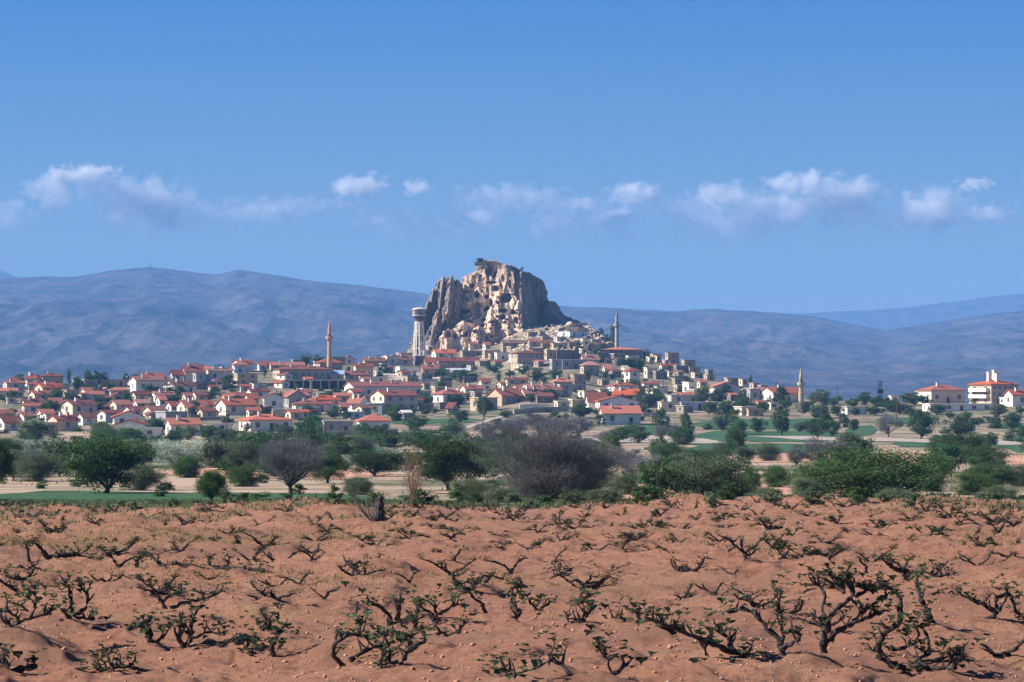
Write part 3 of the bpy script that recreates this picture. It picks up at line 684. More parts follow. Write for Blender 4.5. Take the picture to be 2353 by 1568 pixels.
# apartment block at the right edge
ab = put_house(1895, 2342, 226, 276, 445, 'hip', 24, 'tan', 'bright', cE, W_=11, wins=5, lwins=2, storeys=3, chim=0, label='three-storey apartment block with balconies and four white chimneys', name='apartment_block', cat='apartment block', door=False)
wallo = [c for c in ab.children if c.name.startswith('wall')][0]
xs = [v.co.x for v in wallo.data.vertices]; ys = [v.co.y for v in wallo.data.vertices]; zs = [v.co.z for v in wallo.data.vertices]
ax0, ax1, ay0, ay1, aH = min(xs), max(xs), min(ys), max(ys), max(zs)
rf = [c for c in ab.children if c.name.startswith('roof')][0]
for (fx, fy, h_) in ((-.35, -.1, 2.7), (-.1, -.45, 2.2), (.12, 0.1, 3.3), (.3, .2, 2.6)):
    x, y = fx * ax1 * 1.2, fy * ay1
    link('chimney', box_mesh('chimney', (x-.65, x+.65, y-.5, y+.5, aH, aH + 1.2 + h_), (x-.75, x+.75, y-.6, y+.6, aH + 1.2 + h_, aH + 1.4 + h_)), WALL['white'], rf)
for k in (1, 2):
    z = aH * k / 3
    link('balcony', box_mesh('balcony', (ax0-1.3, ax0, ay0*.8, ay1*.8, z-.12, z+.05), (ax0-1.3, ax0-1.18, ay0*.8, ay1*.8, z+.05, z+1.0), (ax0-1.18, ax0, ay0*.8, ay0*.8+.12, z+.05, z+1.0), (ax0-1.18, ax0, ay1*.8-.12, ay1*.8, z+.05, z+1.0)), WALL['white'], ab)

# market hall: long dark canopy on posts
def market():
    x0, y0 = cB(1040, 910); x1, _ = cB(1905, 910); _, yt = cB(0, 800)
    d = depth((x0 + x1) / 2, y0); s = d / F
    L_ = (x1 - x0) * s; H = (y0 - yt) * s
    r = empty('market_hall', (((x0 + x1) / 2 - CX) * s, d + 6, float(ground(((x0 + x1) / 2 - CX) * s, d))))
    tag(r, 'long open market hall with dark flat canopy on pale posts', 'market hall')
    link('canopy', box_mesh('canopy', (-L_/2, L_/2, -6, 6, H - .45, H)), ROOF['grey'], r)
    link('rear_wall', box_mesh('rear_wall', (-L_/2, L_/2, 4.8, 5.2, -3, H - .46)), WALL['darkstone'], r)
    link('side_wall', box_mesh('side_wall', (-L_/2, -L_/2 + .3, -5.5, 4.79, -3, H - .46)), WALL['darkstone'], r)
    link('side_wall', box_mesh('side_wall', (L_/2 - .3, L_/2, -5.5, 4.79, -3, H - .46)), WALL['darkstone'], r)
    pm = box_mesh('post', (-.16, .16, -.16, .16, -3, H - .46)); pm.materials.append(ROOF['white'])
    for k in range(9): link('post', pm, None, r, (-L_/2 + 1 + (L_ - 2) * k / 8, -5.6, 0))
    sm = box_mesh('stall_front', (-1.3, 1.3, -.1, .1, 0, 1.1)); sm.materials.append(m_wood)
    for k in range(7): link('stall_front', sm, None, r, (-L_/2 + 4 + (L_ - 8) * k / 6, 0, 0))
market()
def awning():
    x0, y0 = cC(690, 500); x1, _ = cC(965, 500)
    d = depth((x0 + x1) / 2, y0 + 8); s = d / F; w = (x1 - x0) * s; X, Y, Z = ((x0 + x1) / 2 - CX) * s, d, float(ground(((x0 + x1) / 2 - CX) * s, d))
    v, f = [], []; slab(v, f, [(-w/2, -1.6, 2.4), (w/2, -1.6, 2.4), (w/2, 1.2, 3.0), (-w/2, 1.2, 3.0)], .06)
    r = empty('shop_awning', (X, Y, Z)); tag(r, 'light blue shop awning among the trees below the great rock', 'awning')
    link('cover', mesh('cover', v, f), WALL['blue'], r)
    pm = box_mesh('post', (-.06, .06, -.06, .06, -.5, 2.33)); pm.materials.append(m_frame)
    for k in range(4): link('post', pm, None, r, (-w/2 + .2 + (w - .4) * k / 3, -1.5, 0))
awning()

# ------------------------------------------------------------------ lathe shapes: minarets, water tower, mast
def lathe(name, prof, seg=20, cx_=0, cy_=0):
    v, f = [], []
    for (r_, z) in prof:
        for k in range(seg):
            a = 2 * math.pi * k / seg; v.append((cx_ + r_ * math.cos(a), cy_ + r_ * math.sin(a), z))
    for i in range(len(prof) - 1):
        for k in range(seg):
            j = (k + 1) % seg; f.append((i*seg+k, i*seg+j, (i+1)*seg+j, (i+1)*seg+k))
    f.append(tuple(range(seg - 1, -1, -1))); n = (len(prof) - 1) * seg; f.append(tuple(range(n, n + seg)))
    return mesh(name, v, f, False)
def minaret(px, ytop, ybase, ybal, wpx, d, mat, capm, label):
    s = d / F; X = (px - CX) * s; zb = (EYE - ybase) * s + CAMZ; H = (ybase - ytop) * s; hb = (ybase - ybal) * s; r = wpx * s / 2
    o = empty('minaret', (X, d, zb)); tag(o, label, 'minaret', 'minarets')
    zc = hb + (H - hb) * 0.42
    link('shaft', lathe('shaft', [(r * 1.25, -3), (r * 1.2, H * .04), (r, H * .07), (r * .93, hb - r * 1.2)]), mat, o)
    link('balcony', lathe('balcony', [(r * .93, hb - r * 1.19), (r * 1.25, hb - r * .7), (r * 1.65, hb - r * .2), (r * 1.65, hb), (r * 1.7, hb + .02), (r * 1.7, hb + .9), (r * 1.55, hb + .9), (r * 1.55, hb + .05), (.8 * r, hb + .04)]), mat, o)
    link('upper_shaft', lathe('upper_shaft', [(r * .8, hb + .05), (r * .76, zc), (r * .9, zc + .1), (r * .9, zc + .3)]), mat, o)
    sp = link('spire', lathe('spire', [(r * .88, zc + .31), (r * .62, zc + (H - zc) * .35), (r * .2, zc + (H - zc) * .88), (.03, H * .995)]), capm, o)
    link('finial', lathe('finial', [(.05, H * .98), (.12, H), (.04, H + .2), (.02, H + .9)], 8), m_dark, sp)
    dm = box_mesh('door_opening', (-.3, .3, -r * .93 - .04, -r*.6, hb + .06, hb + 1.9)); link('balcony_door', dm, m_dark, o)
M_PINK = stone_mat('pinkish minaret stone', (0.56, 0.34, 0.22), (0.48, 0.28, 0.19), (0.38, 0.24, 0.18))
M_GREY = stone_mat('grey minaret stone', (0.44, 0.41, 0.35), (0.38, 0.35, 0.31), (0.28, 0.26, 0.24))
M_TAN = stone_mat('tan minaret stone', (0.52, 0.42, 0.28), (0.44, 0.36, 0.25), (0.32, 0.26, 0.20))
M_LEAD = wall_mat('grey lead spire', (0.26, 0.28, 0.33), (0.22, 0.23, 0.27))
bx, by = cB(1575, 560); minaret(bx, 734, by + 2, cB(0, 328)[1], 9.8, 1150, M_PINK, M_PINK, 'reddish stone minaret left of the rock, pointed tip in same stone')
bx, by = cD(493, 440); minaret(bx, 711, by + 2, cD(0, 180)[1], 8.8, 1270, M_GREY, M_LEAD, 'slim grey minaret with dark tip right of the great rock')
bx, by = cE(365, 402); minaret(bx, cE(0, 180)[1], by + 6, cE(0, 335)[1], 10.0, 960, M_TAN, M_TAN, 'short tan minaret behind a red-roofed house on the right')

def tube(v, f, pts, rads, seg=6, closed=True):
    base = len(v); n = len(pts)
    for i, p in enumerate(pts):
        p = Vector(p); t = (Vector(pts[min(i + 1, n - 1)]) - Vector(pts[max(i - 1, 0)]))
        t = t.normalized() if t.length > 1e-9 else Vector((0, 0, 1))
        u = t.cross(Vector((0, 0.02, 1)) if abs(t.z) < 0.9 else Vector((1, 0, 0))).normalized(); w = t.cross(u)
        for k in range(seg):
            a = 2 * math.pi * k / seg; q = p + (u * math.cos(a) + w * math.sin(a)) * rads[i]; v.append((q.x, q.y, q.z))
    for i in range(n - 1):
        for k in range(seg):
            j = (k + 1) % seg; f.append((base + i*seg + k, base + i*seg + j, base + (i+1)*seg + j, base + (i+1)*seg + k))
    f.append(tuple(base + k for k in range(seg - 1, -1, -1))); f.append(tuple(base + (n-1)*seg + k for k in range(seg)))
def water_tower():
    d = 1290.0; s = d / F
    xc, yt = cF(298, 566); _, yb = cF(0, 985)
    X = (xc - CX) * s; zb = (EYE - yb) * s + CAMZ; H = (yb - yt) * s
    r = empty('water_tower', (X, d, zb - 1.5)); H += 1.5
    tag(r, 'white-legged concrete water tower with dark lettered tank beside the rock', 'water tower')
    R1 = 64 / 2.941 / 1.4029 * s
    th = 82 / 2.941 / 1.4029 * s; z1 = H; z0 = H - th
    mt = wall_mat('dark tank band', (0.10, 0.085, 0.075), (0.14, 0.11, 0.09)); mw = WALL['white']
    link('tank', lathe('tank', [(R1 * .96, z0 + .6), (R1 * .97, z1 - .95)], 32), mt, r)
    link('tank_roof', lathe('tank_roof', [(R1 * 1.06, z1 - .94), (R1 * 1.07, z1 - .55), (R1 * .6, z1 - .1), (.4, z1 + .15)], 32), ROOF['white'], r)
    link('ring_ledge', lathe('ring_ledge', [(R1 * .98, z0 + .2), (R1 * 1.03, z0 + .3), (R1 * 1.03, z0 + .59)], 32), mw, r)
    link('tank_funnel', lathe('tank_funnel', [(R1 * .45, z0 - 2.3), (R1 * .62, z0 - 1.5), (R1 * .95, z0 + .19)], 32), mt, r)
    link('neck_ring', lathe('neck_ring', [(R1 * .62, z0 - 2.9), (R1 * .64, z0 - 2.31)], 24), ROOF['white'], r)
    n = 7
    for k in range(n):
        a = 2 * math.pi * (k + .35) / n; v, f = [], []
        ca, sa = math.cos(a), math.sin(a)
        tube(v, f, [(ca * R1 * .98, sa * R1 * .98, -3), (ca * R1 * .8, sa * R1 * .8, H * .3), (ca * R1 * .6, sa * R1 * .6, z0 - 2.9)], [.27, .25, .22], 4)
        link('leg', mesh('leg', v, f), mw, r)
    for q in (.14, .42, .66):
        v, f = [], []; z = q * H; rr = R1 * (.93 - .38 * q / .66 * .9)
        pts = [(math.cos(2 * math.pi * (k + .35) / n) * rr, math.sin(2 * math.pi * (k + .35) / n) * rr, z) for k in range(n + 1)]
        tube(v, f, pts, [.2] * (n + 1), 4); link('brace_ring', mesh('brace_ring', v, f), mw, r)
    v, f = [], []; tube(v, f, [(0, 0, -3), (0, 0, z0 - 2)], [.35, .35], 8); link('riser_pipe', mesh('riser_pipe', v, f), M_LEAD, r)
    # the painted letters, wrapped on the tank
    txt = 'SE YTE'
    for i, ch in enumerate(txt):
        if ch == ' ': continue
        cu = bpy.data.curves.new('letter', 'FONT'); cu.body = ch; cu.size = 2.3; cu.extrude = .03; cu.align_x = 'CENTER'
        tmp = bpy.data.objects.new('letter', cu); col.objects.link(tmp)
        dg = bpy.context.evaluated_depsgraph_get(); me = bpy.data.meshes.new_from_object(tmp.evaluated_get(dg)); bpy.data.objects.remove(tmp)
        a = R(-90 + (i - 2.6) * 24 - 8)
        me.materials.clear()
        link('letter', me, ROOF['white'], r, (math.cos(a) * R1 * .985, math.sin(a) * R1 * .985, z0 + .9), (R(90), 0, a + R(90)))
water_tower()

# mast on the left summit
def mast():
    d = 8950.0; s = d / F; X = (346 - CX) * s; zb = (EYE - 616) * s + CAMZ
    r = empty('radio_mast', (X, d, zb - 4)); tag(r, 'tiny radio mast on the highest summit at the left', 'mast')
    v, f = [], []; tube(v, f, [(0, 0, 0), (0, 0, 20)], [2.0, .8], 6); link('mast_pole', mesh('mast_pole', v, f), m_dark, r)
    link('relay_hut', box_mesh('relay_hut', (-7, 6, -4, 4, 0, 7.5)), WALL['grey'], r)
mast()

# poles
def pole(px, ytop, ybase, label, d=None, arms=1, mat=None, thick=.13):
    d = d or depth(px, ybase); s = d / F; X = (px - CX) * s; z = float(ground(X, d)); H = (EYE - ytop) * s + CAMZ - z
    r = empty('utility_pole', (X, d, z)); tag(r, label, 'pole', 'poles in and around the village')
    v, f = [], []; tube(v, f, [(0, 0, -.5), (0, 0, H)], [thick * 1.3, thick * .8], 6); link('mast', mesh('mast', v, f), mat or m_wood, r)
    for k in range(arms):
        link('crossarm', box_mesh('crossarm', (-.9, .9, -.05, .05, H - .5 - k * .8, H - .38 - k * .8)), mat or m_wood, r)
    return r, H
for (x, y0, y1, fn, lab) in ((1045, 690, 1010, cA, 'tall grey pole between the red-roofed houses at the left'), (1030, 735, 985, cD, 'thin pole on the slope below the middle minaret'),
    (1655, 1055, 1175, cF, 'pale lamp pole in front of the two-storey tan house'), (1147, 880, 1045, cC, 'short pole beside the round tree left of the road'),
    (415, 440, 620, cC, 'pale pole on the paved lot under the water tower'), (690, 345, 445, cE, 'thin pole left of the lattice pole on the right'),
    (150, 305, 365, cE, 'tiny pole behind the house by the right minaret'), (800, 1130, 1200, crop(0, 1000, 3.565), 'short pole in the upper left of the village'),
    (1357, 810, 915, cB, 'pale post before the dark market hall'), (2330, 820, 905, cD, 'small pole at the foot of the right minaret')):
    a, b0 = fn(x, y0); _, b1 = fn(0, y1); pole(a, b0, b1, lab, mat=m_frame if 'pale' in lab else None)
def lattice():
    x, yt = cE(1070, 300); _, yb = cE(0, 455); d = depth(x, yb + 6); s = d / F; X = (x - CX) * s; z = float(ground(X, d)); H = (EYE - yt) * s + CAMZ - z
    r = empty('lattice_pole', (X, d, z)); tag(r, 'dark lattice transformer pole above the trees on the right', 'pole')
    for sx, sy in ((-1, -1), (1, -1), (1, 1), (-1, 1)):
        v, f = [], []; tube(v, f, [(sx * .55, sy * .55, -.5), (sx * .3, sy * .3, H)], [.09, .07], 4); link('leg', mesh('leg', v, f), m_dark, r)
    v, f = [], []
    for k in range(12):
        z0, z1 = H * k / 12, H * (k + 1) / 12; w = .5
        tube(v, f, [(-w, -w, z0), (w, -w, z1)], [.05, .05], 4); tube(v, f, [(w, -w, z0), (-w, -w, z1)], [.05, .05], 4)
    link('bracing', mesh('bracing', v, f), m_dark, r)
    link('transformer', box_mesh('transformer', (-.9, 1.0, -.7, .7, H * .42, H * .6)), m_dark, r)
    link('crossarm', box_mesh('crossarm', (-1.3, 1.3, -.08, .08, H - .4, H - .2)), m_dark, r); link('crossarm', box_mesh('crossarm', (-1.1, 1.1, -.08, .08, H * .8, H * .8 + .15)), m_dark, r)
lattice()

# ------------------------------------------------------------------ the great rock
DC = 1385.0
SC = DC / F
m_rock, nt, N, L, b = new_mat('tuff rock')
c = nmix(nt, (0.80, 0.62, 0.46), (0.68, 0.51, 0.38), nnoise(nt, 0.12, 6))
c = nmix(nt, c, (0.30, 0.23, 0.20), nnoise(nt, 0.16, 8, stretch=(1, 1, 0.4), lo=0.54, hi=0.72, rough=0.65))
tc = N.new('ShaderNodeTexCoord'); sp = N.new('ShaderNodeSeparateXYZ'); L.new(tc.outputs['Object'], sp.inputs[0])
mr = N.new('ShaderNodeMapRange'); mr.inputs[1].default_value = 46; mr.inputs[2].default_value = 64; L.new(sp.outputs[2], mr.inputs[0])
c = nmix(nt, c, (0.33, 0.25, 0.205), mr.outputs[0])
c = nmix(nt, c, (0.68, 0.52, 0.40), nnoise(nt, 0.22, 5, lo=0.62, hi=0.74))
L.new(c, b.inputs['Base Color']); bump(nt, b, nnoise(nt, 0.5, 8, lo=0, hi=1), 0.8, 1.2)
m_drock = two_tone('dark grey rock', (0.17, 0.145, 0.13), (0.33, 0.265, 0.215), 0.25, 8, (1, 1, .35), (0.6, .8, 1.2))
CAVES = [(1067,715,13,4.5,6),(1118,709,7,6,7),(1155,716,10,4.5,7),(1178,720,7,5,5),(1074,689,4.5,4,5),(1089,711,4,3.5,4),(1078,745,7,8.5,7),
 (1030,769,9,11,6),(1096,765,8,5,5),(1070,770,5,7,5),(1131,740,4.5,3.5,4),(1152,732,9,7,5),(1160,686,15,11,5),(1096,677,6,8,4.5),(1083,656,7,6,4.5),
 (1117,680,6,5,4),(1130,649,12,3,3.5),(1103,617,11,3,3.5),(1094,714,9,22,3.5),(1127,697,5,10,3.5),(1140,664,8,6,2.5),(1048,700,5,8,3),(1150,664,4,14,2.5),
 (1110,735,5,4,5),(1060,728,9,3,4),(1188,742,4,4,4),(1103,640,4,9,2.5),(1120,628,3,9,2),(1136,632,3,8,2),(1156,640,3,9,2.2),(1170,655,4,12,2)]
_gc = random.Random(12)
for _ in range(95):     # the many little chambers and dovecote holes
    x_, y_ = _gc.uniform(1015, 1200), _gc.triangular(650, 790, 755); CAVES.append((x_, y_, _gc.uniform(1.6, 4), _gc.uniform(1.6, 4), _gc.uniform(2, 3.5)))
def loft(name, rows, plan, nth, y0, amp, seed, caves=False, cap=True, stretch=1.0, mat=None, parent=None, tops=None, blocks=0):
    """rows: (py, left px, right px, depth scale); plan: outline (u 0..1 across, v metres deep), nearest corner at negative v"""
    rows = sorted(rows, key=lambda r: -r[0])
    pys = np.array([r[0] for r in rows], float)
    py = np.linspace(pys[0], pys[-1], max(6, int((pys[0] - pys[-1]) / 1.6)))
    XL = np.interp(-py, -pys, [r[1] for r in rows]); XR = np.interp(-py, -pys, [r[2] for r in rows]); DS = np.interp(-py, -pys, [r[3] for r in rows])
    pl = np.array(plan + [plan[0]], float)
    seg = np.sqrt(((pl[1:, 0] - pl[:-1, 0]) * 40)**2 + (pl[1:, 1] - pl[:-1, 1])**2); cum = np.concatenate([[0], np.cumsum(seg)])
    t = np.linspace(0, cum[-1], nth, endpoint=False)
    u = np.interp(t, cum, pl[:, 0]); vv = np.interp(t, cum, pl[:, 1])
    for _ in range(3):
        u = (np.roll(u, 1) + 2 * u + np.roll(u, -1)) / 4; vv = (np.roll(vv, 1) + 2 * vv + np.roll(vv, -1)) / 4
    X = (XL[:, None] + u[None] * (XR - XL)[:, None] - CX) * SC
    Y = y0 + vv[None] * DS[:, None] * np.ones((len(py), 1))
    Z = ((EYE - py) * SC + CAMZ)[:, None] * np.ones((1, nth))
    cxm, cym = X.mean(1, keepdims=True), Y.mean(1, keepdims=True)
    nx, ny = X - cxm, Y - cym; ln = np.sqrt(nx**2 + ny**2) + 1e-6; nx, ny = nx / ln, ny / ln
    dsp = amp * (1.15 * ridged(X / 8 + seed, Y / 8, (Z + .5 * X) / 15 * stretch, 4) + 0.9 * fbm(X / 3.4, Y / 3.4 + seed, Z / 5.5, 3) + .7 * np.sign(noise(X / 5 + seed, Y / 5, Z / 7)) * .5) - amp * .6
    taper = np.clip((np.arange(len(py))[::-1] / 5.0), 0.15, 1)[:, None]
    X = X + nx * dsp * taper; Y = Y + ny * dsp * taper; Z = Z + 0.8 * fbm(X / 4, Y / 4, seed, 3) * np.clip((Z - Z[0]) / 10, 0, 1)
    if blocks:
        gb = np.random.default_rng(int(seed * 10)); K = 420 if nth > 300 else 160
        pts = np.stack([gb.uniform(X.min(), X.max(), K), gb.uniform(Y.min(), Y.max(), K), gb.uniform(Z.min(), Z.max(), K)], 1); off = gb.uniform(-1, 1, K)
        A = np.stack([X + 1.5 * fbm(X / 5, Z / 5, 1.0, 3), Y, Z * .8 + 1.5 * fbm(X / 5, Z / 5, 6.0, 3)], -1).reshape(-1, 3); B = pts * np.array([1, 1, .8]); o_ = np.zeros(len(A)); cr = np.zeros(len(A))
        for c0 in range(0, len(A), 8000):
            dd = np.sqrt(((A[c0:c0+8000, None] - B[None]) ** 2).sum(-1)); k2 = np.argpartition(dd, 2, axis=1)[:, :2]; two = np.take_along_axis(dd, k2, 1); srt = np.argsort(two, 1)
            near = np.take_along_axis(k2, srt, 1)[:, 0]; o_[c0:c0+8000] = off[near]; cr[c0:c0+8000] = np.abs(two[:, 0] - two[:, 1])
        o_ = (o_ * blocks * np.clip(cr / .9, 0, 1) - (1 - np.clip(cr / .8, 0, 1)) * blocks * .7).reshape(X.shape) * taper
        X = X + nx * o_; Y = Y + ny * o_
    if caves:
        PX = X / SC + CX; PY = EYE - (Z - CAMZ) / SC
        front = ny < 0.25
        push = np.zeros_like(X)
        wob = 4.5 * fbm(X / 2.6, Z / 2.6, 5.0, 3); wob2 = 3.5 * fbm(X / 3.3, Z / 3.3, 9.0, 3)
        for (cx_, cy_, rx, ry, dp) in CAVES:
            q = np.sqrt(((PX - cx_ + wob) / rx)**2 + ((PY - cy_ + wob2) / ry)**2)
            push = np.maximum(push, 1.7 * dp * (1 - sstep(0.82, 1.02, q)))
        X = X + np.where(front, push * .25, 0); Y = Y + np.where(front, push, 0)
    V = np.stack([X, Y, Z], -1).reshape(-1, 3)
    n0 = len(py)
    i = np.arange(n0 - 1)[:, None] * nth + np.arange(nth)[None, :]; j = np.arange(n0 - 1)[:, None] * nth + (np.arange(nth)[None, :] + 1) % nth
    Q = np.stack([i, j, j + nth, i + nth], -1).reshape(-1, 4)
    top = V[(n0 - 1) * nth:].mean(0) + np.array([0, 0, 0.6]); V = np.vstack([V, top[None]])
    T = [((n0 - 1) * nth + k, (n0 - 1) * nth + (k + 1) % nth, len(V) - 1) for k in range(nth)]
    return V, Q.tolist() + T
def join(parts):
    v, f, n = [], [], 0
    for V, Q in parts:
        v.append(V); f += [tuple(a + n for a in q) for q in Q]; n += len(V)
    return np.vstack(v), f
rock = empty('great_rock', (0, DC, 0)); tag(rock, 'great tuff rock citadel riddled with caves, crowning the village', 'rock')
main_plan = [(0, 20), (0.18, 13), (0.42, 5), (0.70, -5), (0.86, -7), (1.0, -2), (1.0, 30), (0.6, 42), (0.1, 38)]
main = loft('body', [(815, 985, 1250, 1.25), (790, 1003, 1240, 1.2), (770, 1014, 1225, 1.15), (750, 1026, 1215, 1.1), (735, 1036, 1211, 1.05), (715, 1046, 1207, 1), (690, 1053, 1204, 1), (660, 1054, 1203, .98), (640, 1058, 1200, .96), (628, 1074, 1194, .9), (622, 1083, 1186, .85), (614, 1090, 1172, .8), (606, 1096, 1152, .7), (601, 1100, 1138, .55)], main_plan, 560, DC - 6, 2.2, 1.0, caves=True, blocks=2.3)
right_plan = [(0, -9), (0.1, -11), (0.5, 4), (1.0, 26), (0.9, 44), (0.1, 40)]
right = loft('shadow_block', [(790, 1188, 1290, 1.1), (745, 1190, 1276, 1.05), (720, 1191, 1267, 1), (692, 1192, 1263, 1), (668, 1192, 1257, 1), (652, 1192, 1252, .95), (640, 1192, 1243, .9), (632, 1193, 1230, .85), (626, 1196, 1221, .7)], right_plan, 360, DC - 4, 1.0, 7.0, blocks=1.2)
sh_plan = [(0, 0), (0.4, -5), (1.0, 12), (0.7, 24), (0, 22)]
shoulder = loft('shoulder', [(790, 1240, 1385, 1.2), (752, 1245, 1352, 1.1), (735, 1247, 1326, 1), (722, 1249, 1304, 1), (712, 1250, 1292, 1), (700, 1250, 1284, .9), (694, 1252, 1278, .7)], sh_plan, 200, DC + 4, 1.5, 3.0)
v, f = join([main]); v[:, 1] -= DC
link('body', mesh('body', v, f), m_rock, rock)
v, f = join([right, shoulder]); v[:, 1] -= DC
link('shade_toned_flank', mesh('shade_toned_flank', v, f), m_drock, rock)  # weathered grey rock, also darkened to carry the right side's shade
fins = []
fin_plan = [(0, 6), (0.15, 1), (0.5, -3), (0.85, 1), (1.0, 6), (0.7, 13), (0.3, 13)]
for (tx, ty, bw, lean, dy, k) in ((984, 694, 22, -30, 2, 1), (996, 662, 22, -26, 5, 2), (1007, 645, 20, -22, 8, 3), (1019, 636, 22, -20, 4, 4), (1026, 637, 12, -10, 9, 5), (1037, 634, 26, -16, 0, 6), (1051, 643, 24, -14, 5, 7), (972, 730, 20, -18, -2, 8), (960, 765, 22, -12, -5, 9), (1008, 715, 26, -12, -8, 10), (1000, 750, 40, -14, -12, 11)):
    rows = []
    for q, w in ((0, .25), (.05, .62), (.2, .9), (.45, 1.05), (.75, 1.15), (1, 1.3)):
        y = ty + (812 - ty) * q; xc = tx + lean * q ** .9
        rows.append((y, xc - bw * w / 2, xc + bw * w / 2, .5 + .7 * q))
    fins.append(loft('fin', rows, fin_plan, 110, DC + dy, 1.1, k * 3.1, stretch=.6, blocks=.9))
v, f = join(fins); v[:, 1] -= DC
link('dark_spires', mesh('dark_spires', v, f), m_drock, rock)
def sk(x0, x1, y, dy, k, w=1.0):
    xc, hw = (x0 + x1) / 2, (x1 - x0) / 2
    rows = [(812, xc - hw * 1.15, xc + hw * 1.15, 1), (y + (812 - y) * .5, xc - hw, xc + hw, .9), (y + (812 - y) * .2, xc - hw * .8, xc + hw * .8, .7), (y + 2, xc - hw * .4, xc + hw * .45, .4), (y, xc - hw * .15, xc + hw * .15, .2)]
    return loft('skirt', rows, fin_plan, 130, DC - 12 + dy, 1.4, k, caves=True, stretch=1.3, blocks=1.0)
skirts = [sk(1004, 1052, 760, -4, 2.), sk(1040, 1092, 742, -2, 5.), (sk(1078, 1122, 752, -5, 8.)), sk(1105, 1150, 728, 2, 11.), sk(1140, 1190, 733, 1, 13.), sk(1086, 1112, 765, -9, 16.), sk(1175, 1216, 728, 0, 19.)]
v, f = join(skirts); v[:, 1] -= DC
link('foot_cones', mesh('foot_cones', v, f), m_rock, rock)
# summit terrace with railing, hut and flag poles
def summit():
    o = empty('lookout_terrace', ((1104 - CX) * SC, DC - 2, (EYE - 603) * SC + CAMZ)); tag(o, 'small dark lookout terrace and railing on the very top of the rock', 'terrace')
    link('platform', box_mesh('platform', (-2.8, 3.2, -3, 3, -1.8, 0)), m_drock, o)
    link('shelter', box_mesh('shelter', (-1.4, 1.2, -1.2, 1.2, 0, 1.5), (-1.8, 1.6, -1.6, 1.6, 1.5, 1.75)), m_dark, o)
    rm = box_mesh('rail_post', (-.06, .06, -.06, .06, 0, 1.1)); rm.materials.append(m_dark)
    for k in range(5): link('rail_post', rm, None, o, (-2.7 + k * 1.4, -2.9, 0))
    link('rail', box_mesh('rail', (-2.8, 3.1, -2.95, -2.85, 1.1, 1.2)), m_dark, o)
    link('white_block', box_mesh('white_block', (5.0, 6.4, -1, .6, -1.4, .3)), WALL['white'], o)
    q = empty('flagpole', ((1133 - CX) * SC, DC - 2, (EYE - 605) * SC + CAMZ)); tag(q, 'thin flagpole on the summit of the rock', 'flagpole')
    v, f = [], []; tube(v, f, [(0, 0, -.8), (0, 0, 2.8)], [.09, .05], 5); link('mast', mesh('mast', v, f), m_dark, q)
    t = empty('rock_pinnacle', ((1199 - CX) * SC, DC - 4, (EYE - 629) * SC + CAMZ)); tag(t, 'leaning dark stone block standing on the edge above the shadowed wall', 'rock')
    v, f = [], []; tube(v, f, [(-.9, 0, -1.5), (-.6, 0, .8), (.2, 0, 2.6), (.5, 0, 3.0)], [1.4, 1.0, .9, .5], 6); link('block', mesh('block', v, f), m_drock, t)
summit()
# boulders and slabs on the rubble slope
bm_ = []
for k in range(6):
    me = ico_sphere(3); n = len(me.vertices); co = np.zeros(n * 3); me.vertices.foreach_get('co', co); co = co.reshape(-1, 3)
    d_ = 1 + .45 * fbm(co[:, 0] * 1.3 + k * 7, co[:, 1] * 1.3, co[:, 2] * 1.3, 3)
    co = co * d_[:, None]; co[:, 2] = np.where(co[:, 2] < -.35, -.35, co[:, 2]); me.vertices.foreach_set('co', co.ravel()); me.update(); me.name = 'boulder'
    me.materials.append(m_rock if k % 3 else m_drock); bm_.append(me)
spots = [(1267,735,9),(1310,742,16),(1346,738,9),(1290,750,8),(1235,745,7),(1215,752,10),(1250,757,8),(1225,768,9),(1200,760,12),(1185,775,10),(1170,752,9),(1160,765,8),(1240,775,9),(1262,768,7),(1280,762,8),(1150,778,9),(1205,785,8),(1225,790,7),(1130,775,8),(1180,790,8),(1265,783,8),(1290,778,6),(1330,760,14),(1350,752,10),(1365,765,12),(1375,778,10),(1385,790,8),(1345,775,9),(1110,786,8),(1140,790,7),(1212,740,7),(1305,770,7),(1320,785,8),(1360,790,7),(1395,798,7),(1278,740,6),(1192,745,6),(1230,735,6),(1165,740,6),(1255,790,6),(1090,792,7),(1300,790,6)]
for i, (x, y, w) in enumerate(spots):
    d = depth(x, y + 3); d = min(d, 1372); s = d / F; X = (x - CX) * s
    o = link('boulder', bm_[i % 6], None, None, (X, d, float(ground(X, d)) + .3), (0, 0, i * 1.3), (w * s * .62, w * s * .6, w * s * .42))
    o['category'] = 'boulder'; o['group'] = 'boulders on the rubble slope'
    auto_label(o, ('large ' if w > 11 else 'small ' if w < 8 else '') + ('dark' if i % 6 % 3 == 0 else 'pale') + ' boulder on the rubble slope,', x, y)
wh = put_house(1612, 1900, 772, 795, 850, 'flat', 34, 'blue', 'grey', cF, label='pale blue cube house on the rubble slope right of the rock', lwins=1, wins=2)
